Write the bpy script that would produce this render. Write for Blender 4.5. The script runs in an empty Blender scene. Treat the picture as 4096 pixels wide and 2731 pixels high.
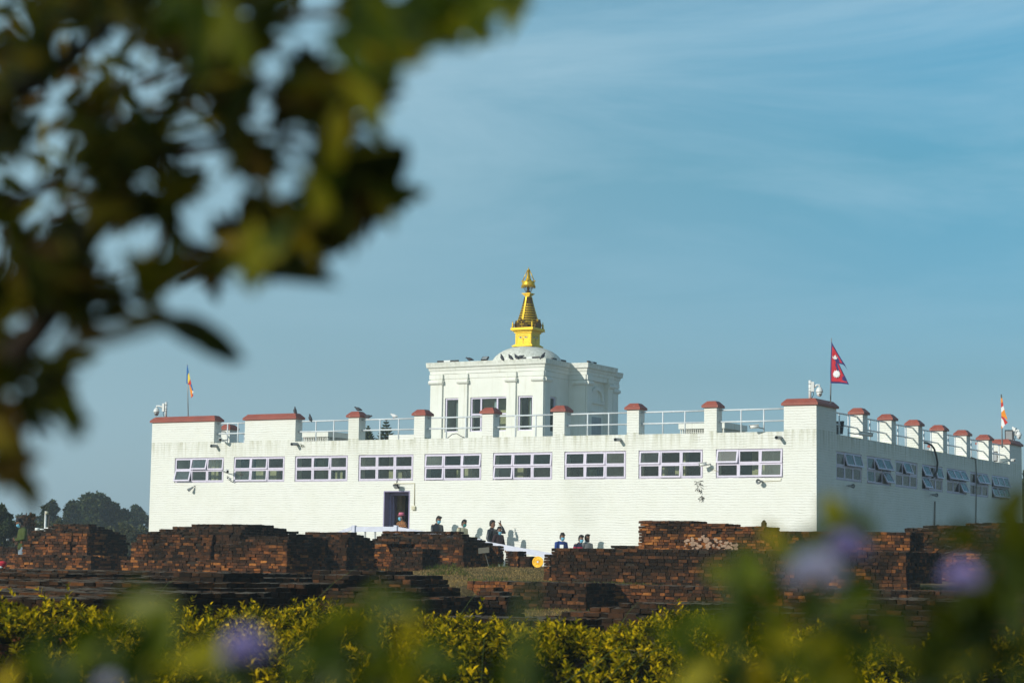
import bpy, bmesh, math, random
import numpy as np
from mathutils import Vector, Matrix
random.seed(7); rng = np.random.default_rng(7)
S = bpy.context.scene
# ---------------------------------------------------------------- camera
FPX = 8093.67                      # focal length in pixels of the 4096 px wide photograph
CAM = np.array([22.5443, -58.4307, 0.0])
YAW, PITCH, ROLL = -0.5184, 0.1086, 0.0145
def cam_axes():
    cy, sy = math.cos(YAW), math.sin(YAW)
    f = np.array([sy*math.cos(PITCH), cy*math.cos(PITCH), math.sin(PITCH)])
    r = np.array([cy, -sy, 0.0]); u = np.cross(r, f)
    c, s = math.cos(ROLL), math.sin(ROLL)
    return np.array([c*r+s*u, -s*r+c*u, f])
AX = cam_axes()
cam = bpy.data.cameras.new('camera'); camo = bpy.data.objects.new('camera', cam)
S.collection.objects.link(camo); S.camera = camo
M4 = Matrix.Identity(4)
for i in range(3):
    M4[i][0] = AX[0][i]; M4[i][1] = AX[1][i]; M4[i][2] = -AX[2][i]; M4[i][3] = CAM[i]
camo.matrix_world = M4
cam.sensor_fit = 'HORIZONTAL'; cam.sensor_width = 36; cam.lens = FPX/4096*36
cam.clip_start = 0.05; cam.clip_end = 5000
cam.dof.use_dof = True; cam.dof.focus_distance = 66; cam.dof.aperture_fstop = 5.2
# ---------------------------------------------------------------- light
SUNV = Vector((0.37, 1.0, -0.43)).normalized()      # direction the light travels
elev = math.asin(-SUNV.z); azim = math.atan2(-SUNV.x, -SUNV.y)
W = bpy.data.worlds.new('World'); S.world = W; W.use_nodes = True
nt = W.node_tree; nt.nodes.clear()
N = nt.nodes.new; Lk = nt.links.new
out = N('ShaderNodeOutputWorld'); bg = N('ShaderNodeBackground'); sky = N('ShaderNodeTexSky')
sky.sky_type = 'NISHITA'; sky.sun_disc = False; sky.sun_elevation = elev; sky.sun_rotation = azim
sky.altitude = 100; sky.air_density = 1.3; sky.dust_density = 2.2; sky.ozone_density = 3.0
tc = N('ShaderNodeTexCoord'); sep = N('ShaderNodeSeparateXYZ'); Lk(tc.outputs['Generated'], sep.inputs[0])
# high haze veil: paler and greyer near the horizon, cleaner blue above
rmp = N('ShaderNodeValToRGB'); Lk(sep.outputs['Z'], rmp.inputs[0])
cr = rmp.color_ramp
cr.elements[0].position = 0.0; cr.elements[0].color = (1.05, 1.45, 2.2, 1)
cr.elements[1].position = 0.45; cr.elements[1].color = (.26, .52, .64, 1)
for p_, c_ in ((.06, (.85, 1.2, 1.75)), (.092, (.62, .97, 1.3)), (.19, (.47, .97, 1.09)), (.26, (.66, 1.2, 1.27))):
    e = cr.elements.new(p_); e.color = (*c_, 1)
mul = N('ShaderNodeMix'); mul.data_type = 'RGBA'; mul.blend_type = 'MULTIPLY'; mul.inputs[0].default_value = 1
Lk(sky.outputs[0], mul.inputs[6]); Lk(rmp.outputs[0], mul.inputs[7])
# thin cirrus
mp = N('ShaderNodeMapping'); mp.inputs['Scale'].default_value = (2.2, 2.2, 11); mp.inputs['Rotation'].default_value = (0.16, 0.12, 0.3)
Lk(tc.outputs['Generated'], mp.inputs[0])
nz = N('ShaderNodeTexNoise'); nz.inputs['Scale'].default_value = 1.6; nz.inputs['Detail'].default_value = 7; nz.inputs['Roughness'].default_value = .6
nz.inputs['Distortion'].default_value = .5
Lk(mp.outputs[0], nz.inputs[0])
cl = N('ShaderNodeMapRange'); cl.inputs[1].default_value = .40; cl.inputs[2].default_value = .72; Lk(nz.outputs[0], cl.inputs[0])
hi = N('ShaderNodeMapRange'); hi.inputs[1].default_value = .08; hi.inputs[2].default_value = .22; Lk(sep.outputs['Z'], hi.inputs[0])
cm = N('ShaderNodeMath'); cm.operation = 'MULTIPLY'; Lk(cl.outputs[0], cm.inputs[0]); Lk(hi.outputs[0], cm.inputs[1])
cm2 = N('ShaderNodeMath'); cm2.operation = 'MULTIPLY'; cm2.inputs[1].default_value = .72; Lk(cm.outputs[0], cm2.inputs[0])
mixc = N('ShaderNodeMix'); mixc.data_type = 'RGBA'; Lk(cm2.outputs[0], mixc.inputs[0]); Lk(mul.outputs[2], mixc.inputs[6])
mixc.inputs[7].default_value = (4.0, 6.2, 7.6, 1)
# haze veil thickens towards the sun's side (left)
dt = N('ShaderNodeVectorMath'); dt.operation = 'DOT_PRODUCT'; Lk(tc.outputs['Generated'], dt.inputs[0]); dt.inputs[1].default_value = tuple(AX[0])
lf = N('ShaderNodeMapRange'); Lk(dt.outputs['Value'], lf.inputs[0])
for i_, v_ in enumerate((.20, -.27, 0, .85)): lf.inputs[i_+1].default_value = v_
mixl = N('ShaderNodeMix'); mixl.data_type = 'RGBA'; Lk(lf.outputs[0], mixl.inputs[0]); Lk(mixc.outputs[2], mixl.inputs[6]); mixl.inputs[7].default_value = (3.3, 5.1, 5.9, 1)
Lk(mixl.outputs[2], bg.inputs[0]); bg.inputs[1].default_value = 0.11
Lk(bg.outputs[0], out.inputs[0])
sl = bpy.data.lights.new('sun', 'SUN'); sl.energy = 3.9; sl.angle = math.radians(.53); sl.color = (1, .96, .86)
so = bpy.data.objects.new('sun', sl); S.collection.objects.link(so)
so.rotation_euler = (-SUNV).to_track_quat('Z', 'Y').to_euler(); so.location = (0, -60, 60)
S.view_settings.view_transform = 'Standard'; S.view_settings.look = 'None'
S.view_settings.exposure = -0.12; S.view_settings.gamma = 1
S.render.engine = 'CYCLES'
cy_ = S.cycles
cy_.use_denoising = True; cy_.max_bounces = 8; cy_.transparent_max_bounces = 12; cy_.volume_bounces = 1
cy_.use_adaptive_sampling = True; cy_.adaptive_threshold = .015
# ---------------------------------------------------------------- pixel -> world helpers (used to survey positions)
def ray(x, y): return AX.T @ np.array([(x-2048)/FPX, -(y-1365.5)/FPX, 1.0])
def atY(x, y, Y): d = ray(x, y); return CAM + d*((Y-CAM[1])/d[1])
def atX(x, y, X): d = ray(x, y); return CAM + d*((X-CAM[0])/d[0])
def atZ(x, y, Z): d = ray(x, y); return CAM + d*((Z-CAM[2])/d[2])
def atD(x, y, D): return CAM + ray(x, y)*D
# ---------------------------------------------------------------- materials
def nodes(name):
    m = bpy.data.materials.new(name); m.use_nodes = True
    t = m.node_tree; b = t.nodes['Principled BSDF']
    return m, t, b
def ramp(t, src, stops):
    r = t.nodes.new('ShaderNodeValToRGB'); t.links.new(src, r.inputs[0]); c = r.color_ramp
    c.elements[0].position = stops[0][0]; c.elements[0].color = (*stops[0][1], 1)
    c.elements[1].position = stops[-1][0]; c.elements[1].color = (*stops[-1][1], 1)
    for p, col in stops[1:-1]:
        e = c.elements.new(p); e.color = (*col, 1)
    return r.outputs[0]
def noise(t, scale, detail=4, vec=None, rough=.55, dist=0):
    n = t.nodes.new('ShaderNodeTexNoise'); n.inputs['Scale'].default_value = scale
    n.inputs['Detail'].default_value = detail; n.inputs['Roughness'].default_value = rough; n.inputs['Distortion'].default_value = dist
    if vec is None:
        g = t.nodes.new('ShaderNodeNewGeometry'); vec = g.outputs['Position']
    t.links.new(vec, n.inputs['Vector']); return n.outputs[0]
def math_(t, op, a, b=None, c=None):
    n = t.nodes.new('ShaderNodeMath'); n.operation = op
    for i, v in enumerate((a, b, c)):
        if v is None: continue
        if isinstance(v, (int, float)): n.inputs[i].default_value = v
        else: t.links.new(v, n.inputs[i])
    return n.outputs[0]
def mixrgb(t, f, a, b, mode='MIX'):
    n = t.nodes.new('ShaderNodeMix'); n.data_type = 'RGBA'; n.blend_type = mode
    for i, v in ((0, f), (6, a), (7, b)):
        if isinstance(v, (int, float)): n.inputs[i].default_value = v
        elif isinstance(v, tuple): n.inputs[i].default_value = (*v, 1)
        else: t.links.new(v, n.inputs[i])
    return n.outputs[2]
def mrange(t, v, a, b, c=0, d=1):
    n = t.nodes.new('ShaderNodeMapRange'); t.links.new(v, n.inputs[0])
    for i, x in enumerate((a, b, c, d)): n.inputs[i+1].default_value = x
    return n.outputs[0]
def bump(t, b, h, strength, dist):
    n = t.nodes.new('ShaderNodeBump'); n.inputs['Strength'].default_value = strength; n.inputs['Distance'].default_value = dist
    t.links.new(h, n.inputs['Height']); t.links.new(n.outputs[0], b.inputs['Normal'])
def mat(name, col, rough=.6, metal=0, var=.12, vs=6.0, spec=.4, bmp=0):
    m, t, b = nodes(name)
    n = noise(t, vs)
    lo = tuple(c*(1-var) for c in col); hi = tuple(min(1, c*(1+var)) for c in col)
    t.links.new(ramp(t, n, [(.3, lo), (.7, hi)]), b.inputs['Base Color'])
    b.inputs['Roughness'].default_value = rough; b.inputs['Metallic'].default_value = metal
    b.inputs['Specular IOR Level'].default_value = spec
    if bmp: bump(t, b, noise(t, vs*5, 5), .6, bmp)
    return m
def m_whitebrick():
    m, t, b = nodes('painted_white_brick')
    g = t.nodes.new('ShaderNodeNewGeometry')
    sp = t.nodes.new('ShaderNodeSeparateXYZ'); t.links.new(g.outputs['Position'], sp.inputs[0])
    sn = t.nodes.new('ShaderNodeSeparateXYZ'); t.links.new(g.outputs['True Normal'], sn.inputs[0])
    side = math_(t, 'GREATER_THAN', math_(t, 'ABSOLUTE', sn.outputs[0]), .5)
    u = math_(t, 'ADD', math_(t, 'MULTIPLY', side, sp.outputs[1]), math_(t, 'MULTIPLY', math_(t, 'SUBTRACT', 1.0, side), sp.outputs[0]))
    wob = math_(t, 'MULTIPLY', math_(t, 'SUBTRACT', noise(t, 1.3, 4), .5), .09)
    wob2 = math_(t, 'MULTIPLY', math_(t, 'SUBTRACT', noise(t, 9, 3), .5), .045)
    v = math_(t, 'ADD', math_(t, 'ADD', sp.outputs[2], wob), wob2)
    cb = t.nodes.new('ShaderNodeCombineXYZ'); t.links.new(u, cb.inputs[0]); t.links.new(v, cb.inputs[1])
    br = t.nodes.new('ShaderNodeTexBrick'); t.links.new(cb.outputs[0], br.inputs['Vector'])
    br.inputs['Scale'].default_value = 1; br.inputs['Brick Width'].default_value = .245; br.inputs['Row Height'].default_value = .082
    br.inputs['Mortar Size'].default_value = .009; br.inputs['Mortar Smooth'].default_value = .75; br.inputs['Bias'].default_value = 0
    br.inputs['Color1'].default_value = (.15,.15,.15,1); br.inputs['Color2'].default_value = (1,1,1,1)
    sepc = t.nodes.new('ShaderNodeSeparateColor'); t.links.new(br.outputs['Color'], sepc.inputs[0])
    brfac = br.outputs['Fac']
    rowd = math_(t, 'ABSOLUTE', math_(t, 'SUBTRACT', math_(t, 'FRACT', math_(t, 'DIVIDE', v, .082)), .5))
    hl = mrange(t, rowd, .36, .5)
    patch = mrange(t, noise(t, 1.1, 4), .35, .65, .35, 1.0)
    jt = math_(t, 'ADD', math_(t, 'MULTIPLY', hl, .75), math_(t, 'MULTIPLY', brfac, mrange(t, noise(t, 5, 3), .4, .7, .0, .45)))
    jt = math_(t, 'MULTIPLY', jt, patch)
    h = math_(t, 'SUBTRACT', math_(t, 'MULTIPLY', sepc.outputs[0], .25), jt)
    h = math_(t, 'ADD', h, math_(t, 'MULTIPLY', noise(t, 26, 5), .9))
    bump(t, b, h, .75, .014)
    base = ramp(t, noise(t, 1.1, 5), [(.3, (.80, .80, .73)), (.7, (.86, .86, .81))])
    # grime in some joints
    jn = math_(t, 'MULTIPLY', hl, mrange(t, noise(t, 2.6, 6, rough=.75), .46, .72))
    base = mixrgb(t, math_(t, 'MULTIPLY', jn, .8), base, (.36, .36, .26))
    # run-off streaks hanging below the parapet edge, and a dirty foot
    mp_ = t.nodes.new('ShaderNodeMapping'); t.links.new(g.outputs['Position'], mp_.inputs[0]); mp_.inputs['Scale'].default_value = (7, 7, .55)
    st = mrange(t, noise(t, 1.0, 6, mp_.outputs[0], .65), .44, .70)
    zt = mrange(t, sp.outputs[2], 3.45, 4.16)
    zt2 = math_(t, 'MULTIPLY', zt, math_(t, 'LESS_THAN', sp.outputs[2], 4.2))
    base = mixrgb(t, math_(t, 'MULTIPLY', math_(t, 'MULTIPLY', st, zt2), .75), base, (.36, .35, .20))
    ft = math_(t, 'MULTIPLY', mrange(t, sp.outputs[2], 1.1, -.4), mrange(t, noise(t, .5, 4), .45, .7))
    base = mixrgb(t, math_(t, 'MULTIPLY', ft, .35), base, (.66, .58, .42))
    bl = mrange(t, noise(t, .33, 3), .56, .75)
    base = mixrgb(t, math_(t, 'MULTIPLY', bl, .32), base, (.55, .56, .46))
    t.links.new(base, b.inputs['Base Color']); b.inputs['Roughness'].default_value = .75; b.inputs['Specular IOR Level'].default_value = .25
    return m
def m_plaster():
    m, t, b = nodes('white_plaster')
    g = t.nodes.new('ShaderNodeNewGeometry')
    base = ramp(t, noise(t, 1.5, 5), [(.3, (.76, .76, .68)), (.7, (.83, .83, .77))])
    mp_ = t.nodes.new('ShaderNodeMapping'); t.links.new(g.outputs['Position'], mp_.inputs[0]); mp_.inputs['Scale'].default_value = (9, 9, .5)
    st = mrange(t, noise(t, 1.0, 5, mp_.outputs[0], .6), .55, .78)
    base = mixrgb(t, math_(t, 'MULTIPLY', st, .4), base, (.42, .38, .24))
    sp = t.nodes.new('ShaderNodeSeparateXYZ'); t.links.new(g.outputs['Position'], sp.inputs[0])
    top = math_(t, 'MULTIPLY', mrange(t, sp.outputs[2], 7.05, 7.42), mrange(t, noise(t, 9, 6, rough=.7), .35, .65))
    base = mixrgb(t, math_(t, 'MULTIPLY', top, .6), base, (.30, .31, .24))
    t.links.new(base, b.inputs['Base Color']); b.inputs['Roughness'].default_value = .8; b.inputs['Specular IOR Level'].default_value = .25
    bump(t, b, noise(t, 18, 5), .5, .01)
    return m
def m_coping():
    m, t, b = nodes('terracotta_coping_paint')
    base = ramp(t, noise(t, 2.5, 5), [(.25, (.25, .055, .035)), (.75, (.37, .085, .05))])
    base = mixrgb(t, math_(t, 'MULTIPLY', mrange(t, noise(t, 5, 6, rough=.7), .5, .75), .6), base, (.12, .05, .04))
    ch = mrange(t, noise(t, 14, 3, dist=1.2), .66, .72)
    base = mixrgb(t, math_(t, 'MULTIPLY', ch, .7), base, (.62, .42, .30))
    t.links.new(base, b.inputs['Base Color']); b.inputs['Roughness'].default_value = .55
    bump(t, b, noise(t, 30, 4), .4, .006); return m
def m_ruin(name, orange, dark, topz=None):
    """old brick: every brick (mesh island) has its own tone; soot-black lichen in patches"""
    m, t, b = nodes(name)
    g = t.nodes.new('ShaderNodeNewGeometry')
    r = g.outputs['Random Per Island']
    tone = ramp(t, r, [(0, (.040, .022, .013)), (.3, (.080, .036, .018)), (.55, (.14, .052, .021)), (.8, (.25, .085, .026)), (1, (.44, .17, .042))])
    dk = ramp(t, r, [(0, (.012, .008, .005)), (.5, (.030, .017, .009)), (.85, (.065, .030, .014)), (1, (.13, .052, .020))])
    tc_ = t.nodes.new('ShaderNodeTexCoord'); sg = t.nodes.new('ShaderNodeSeparateXYZ'); t.links.new(tc_.outputs['Generated'], sg.inputs[0])
    hz = math_(t, 'MULTIPLY', math_(t, 'SUBTRACT', sg.outputs[2], .45), .22)     # lichen grows from the wet top down
    pt = mrange(t, math_(t, 'SUBTRACT', noise(t, .75, 5, rough=.6), hz), orange-.07, orange+.10)
    base = mixrgb(t, pt, dk, tone)
    base = mixrgb(t, 1.0, base, ramp(t, noise(t, 16, 5, rough=.7), [(.25, (.6, .58, .56)), (.75, (1.35, 1.35, 1.35))]), 'MULTIPLY')
    base = mixrgb(t, math_(t, 'MULTIPLY', mrange(t, noise(t, 9, 6, rough=.7), .48, .66), dark), base, (.022, .019, .014))
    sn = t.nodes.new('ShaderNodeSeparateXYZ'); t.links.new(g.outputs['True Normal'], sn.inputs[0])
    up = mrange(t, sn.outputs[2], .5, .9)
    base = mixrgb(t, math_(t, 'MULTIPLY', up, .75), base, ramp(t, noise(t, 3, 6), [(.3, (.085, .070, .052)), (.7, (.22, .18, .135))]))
    t.links.new(base, b.inputs['Base Color']); b.inputs['Roughness'].default_value = .95; b.inputs['Specular IOR Level'].default_value = .1
    bump(t, b, noise(t, 45, 6, rough=.7), .9, .02)
    return m
def m_leaf(name, stops, trans=.35, rough=.5, spec=.35):
    m, t, b = nodes(name)
    g = t.nodes.new('ShaderNodeNewGeometry')
    c = ramp(t, g.outputs['Random Per Island'], stops)
    t.links.new(c, b.inputs['Base Color']); b.inputs['Roughness'].default_value = rough; b.inputs['Specular IOR Level'].default_value = spec
    tr = t.nodes.new('ShaderNodeBsdfTranslucent'); t.links.new(c, tr.inputs[0])
    mx = t.nodes.new('ShaderNodeMixShader'); mx.inputs[0].default_value = trans
    o = t.nodes['Material Output']
    t.links.new(b.outputs[0], mx.inputs[1]); t.links.new(tr.outputs[0], mx.inputs[2]); t.links.new(mx.outputs[0], o.inputs[0])
    return m
def m_glass():
    m, t, b = nodes('dusty_window_glass')
    o = t.nodes['Material Output']
    gl = t.nodes.new('ShaderNodeBsdfGlossy'); gl.inputs['Roughness'].default_value = .12
    tp = t.nodes.new('ShaderNodeBsdfTransparent'); tp.inputs[0].default_value = (.84, .90, .88, 1)
    df = t.nodes.new('ShaderNodeBsdfDiffuse'); df.inputs[0].default_value = (.30, .34, .30, 1)
    fr = t.nodes.new('ShaderNodeFresnel'); fr.inputs[0].default_value = 1.5
    m1 = t.nodes.new('ShaderNodeMixShader'); m2 = t.nodes.new('ShaderNodeMixShader')
    g = t.nodes.new('ShaderNodeNewGeometry')
    dust = math_(t, 'MULTIPLY', mrange(t, noise(t, 1.3, 3), .3, .7, .03, .22), 1.0)
    oi = t.nodes.new('ShaderNodeObjectInfo')
    dust = math_(t, 'MULTIPLY', dust, mrange(t, oi.outputs['Random'], .60, 1.0, .06, 1.3))
    t.links.new(fr.outputs[0], m1.inputs[0]); t.links.new(tp.outputs[0], m1.inputs[1]); t.links.new(gl.outputs[0], m1.inputs[2])
    t.links.new(dust, m2.inputs[0]); t.links.new(m1.outputs[0], m2.inputs[1]); t.links.new(df.outputs[0], m2.inputs[2])
    t.links.new(m2.outputs[0], o.inputs[0]); return m
def m_ground():
    m, t, b = nodes('dry_turf_and_soil')
    a = ramp(t, noise(t, 6, 6, rough=.7), [(.3, (.075, .052, .024)), (.5, (.17, .12, .052)), (.7, (.33, .24, .105))])
    gr = mrange(t, noise(t, .35, 5), .56, .74)
    a = mixrgb(t, math_(t, 'MULTIPLY', gr, .7), a, (.055, .075, .018))
    t.links.new(a, b.inputs['Base Color']); b.inputs['Roughness'].default_value = 1; b.inputs['Specular IOR Level'].default_value = .05
    bump(t, b, noise(t, 22, 6, rough=.75), 1, .05); return m
def m_check():
    m, t, b = nodes('orange_black_check_cloth')
    tcn = t.nodes.new('ShaderNodeTexCoord'); ck = t.nodes.new('ShaderNodeTexChecker'); t.links.new(tcn.outputs['Object'], ck.inputs[0])
    ck.inputs['Scale'].default_value = 24; ck.inputs['Color1'].default_value = (.42, .17, .05, 1); ck.inputs['Color2'].default_value = (.03, .018, .015, 1)
    t.links.new(ck.outputs[0], b.inputs['Base Color']); b.inputs['Roughness'].default_value = .9; return m
def m_stripe(name, a, c, sc, axis=2):
    m, t, b = nodes(name)
    tcn = t.nodes.new('ShaderNodeTexCoord'); s = t.nodes.new('ShaderNodeSeparateXYZ'); t.links.new(tcn.outputs['Object'], s.inputs[0])
    f = math_(t, 'GREATER_THAN', math_(t, 'FRACT', math_(t, 'MULTIPLY', s.outputs[axis], sc)), .5)
    t.links.new(mixrgb(t, f, a, c), b.inputs['Base Color']); b.inputs['Roughness'].default_value = .9; return m
MT = dict(
 wbrick=m_whitebrick(), plaster=m_plaster(), coping=m_coping(), glass=m_glass(), ground=m_ground(),
 lilac=mat('lilac_window_paint', (.66, .61, .74), .5, var=.08, vs=9, bmp=.003), lilacdk=mat('lilac_door_paint', (.30, .26, .42), .6, var=.1),
 railw=mat('white_rail_paint', (.66, .70, .73), .45, var=.1, vs=9), railpaint=mat('bluish_white_timber_paint', (.62, .64, .76), .5, var=.08), hedgeshade=mat('hedge_shade_brown', (.014, .010, .006), 1, var=.4, vs=14, spec=.02), concrete=mat('grey_concrete', (.25, .24, .21), .9, bmp=.01),
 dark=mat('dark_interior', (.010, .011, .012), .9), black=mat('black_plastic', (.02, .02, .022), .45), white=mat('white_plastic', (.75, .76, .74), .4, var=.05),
 grey=mat('grey_metal', (.33, .35, .36), .5, .3), lens=mat('dark_lens', (.01, .01, .012), .1, spec=.8), beige=mat('beige_curtain', (.52, .44, .25), .9, var=.25, vs=4),
 gold=mat('gilded_metal', (.66, .42, .022), .38, .5, var=.10, vs=12, bmp=.004), goldring=mat('tarnished_gilt_ring', (.55, .36, .022), .42, .5, var=.25, vs=25, bmp=.004), golddk=mat('aged_gilt', (.12, .07, .012), .5, .5, var=.3, vs=20, bmp=.006),
 eye=mat('eye_white', (.8, .74, .5), .6), ink=mat('dark_outline_paint', (.02, .02, .03), .6), redp=mat('brick_red_paint', (.35, .05, .04), .6),
 skin=mat('brown_skin', (.24, .12, .07), .55, var=.06), hair=mat('black_hair', (.012, .010, .009), .5, spec=.3, bmp=.01), mask=mat('surgical_mask_blue', (.16, .48, .66), .8, var=.05),
 teal=mat('teal_mask', (.02, .26, .26), .8), pink=mat('pink_hat_felt', (.62, .16, .24), .8), pinkdk=mat('hat_band', (.10, .02, .05), .8),
 navy=mat('navy_leather', (.018, .021, .030), .35, var=.3, vs=14), cream=mat('cream_knit', (.50, .47, .33), .9), blue=mat('royal_blue_knit', (.012, .045, .22), .85),
 maroon=mat('dark_maroon_cloth', (.03, .012, .014), .8), green=mat('olive_green_jumper', (.055, .075, .012), .9), jeans=mat('faded_grey_jeans', (.20, .24, .29), .85, bmp=.004),
 trouser=mat('charcoal_trousers', (.03, .03, .035), .85), collar=mat('white_collar_cloth', (.74, .74, .72), .8), crimson=mat('crimson_cloth', (.50, .02, .035), .8, var=.15, vs=9),
 navyb=mat('blue_border_cloth', (.03, .03, .14), .8), flagw=mat('white_cloth', (.78, .78, .78), .8), fy=mat('yellow_cloth', (.80, .60, .06), .8), fo=mat('orange_cloth', (.78, .26, .01), .75), fr=mat('red_cloth', (.55, .03, .02), .8), fb=mat('blue_cloth', (.01, .12, .38), .8),
 check=m_check(), tee=m_stripe('grey_striped_cloth', (.24, .24, .24), (.10, .10, .11), 38), hoodie=m_stripe('red_navy_hoodie_cloth', (.012, .016, .05), (.35, .012, .05), 3.1),
 bird=mat('dark_pigeon_feathers', (.025, .027, .035), .55, var=.4, vs=30), birdw=mat('white_pigeon_feathers', (.7, .7, .7), .7),
 ruinA=m_ruin('weathered_brick', .50, .6), ruinB=m_ruin('orange_worn_brick', .43, .45), ruinC=m_ruin('blackened_brick', .66, .9), core=mat('dark_mortar_fill', (.035, .028, .020), 1, var=.4, vs=12, spec=.05, bmp=.03),
 limewash=mat('lime_residue', (.34, .22, .15), .95, var=.2), bark=mat('dark_bark', (.045, .03, .02), .9, var=.3, vs=20), stem=mat('green_stem', (.08, .11, .02), .6),
 signb=mat('weathered_notice_board', (.16, .15, .12), .8), plastic_y=mat('golden_satin', (.80, .42, .01), .32, .25, var=.25, vs=25),
 path=mat('worn_walkway_boards', (.30, .27, .22), .9), hose=mat('black_rubber_hose', (.02, .02, .02), .4), cream_paint=mat('cream_paint', (.62, .58, .42), .7),
)
GOLDEN = [(0, (.030, .040, .004)), (.35, (.10, .11, .006)), (.6, (.30, .24, .010)), (.85, (.56, .40, .015)), (1, (.68, .47, .03))]
MT['hedge'] = m_leaf('golden_hedge_leaf', GOLDEN, .22)
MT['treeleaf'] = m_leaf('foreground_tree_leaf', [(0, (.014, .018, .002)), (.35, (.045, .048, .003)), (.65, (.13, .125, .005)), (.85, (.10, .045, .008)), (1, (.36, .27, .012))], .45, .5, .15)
MT['farleaf'] = m_leaf('distant_tree_leaf', [(0, (.018, .034, .012)), (.6, (.040, .062, .018)), (1, (.085, .095, .03))], .2, .7, .15)
MT['bushleaf'] = m_leaf('scrub_leaf', [(0, (.035, .045, .018)), (.6, (.075, .085, .032)), (1, (.16, .15, .06))], .2, .7, .15)
MT['redleaf'] = m_leaf('russet_tree_leaf', [(0, (.05, .025, .015)), (1, (.14, .075, .035))], .2, .7, .15)
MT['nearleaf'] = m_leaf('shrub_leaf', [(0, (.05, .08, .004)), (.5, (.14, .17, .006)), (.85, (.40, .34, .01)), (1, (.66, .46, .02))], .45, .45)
MT['grass'] = m_leaf('mixed_grass_blade', [(0, (.07, .06, .015)), (.25, (.20, .13, .04)), (.6, (.38, .24, .085)), (1, (.58, .40, .16))], .25, .8, .1)
MT['grassg'] = m_leaf('green_grass_blade', [(0, (.03, .05, .010)), (.6, (.07, .10, .015)), (1, (.24, .22, .05))], .25, .8, .1)
MT['petal'] = m_leaf('violet_petal', [(0, (.40, .32, .66)), (1, (.70, .62, .90))], .3, .7)
MT['petalw'] = m_leaf('pale_lilac_petal', [(0, (.74, .68, .84)), (1, (.93, .90, .96))], .3, .7)
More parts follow.
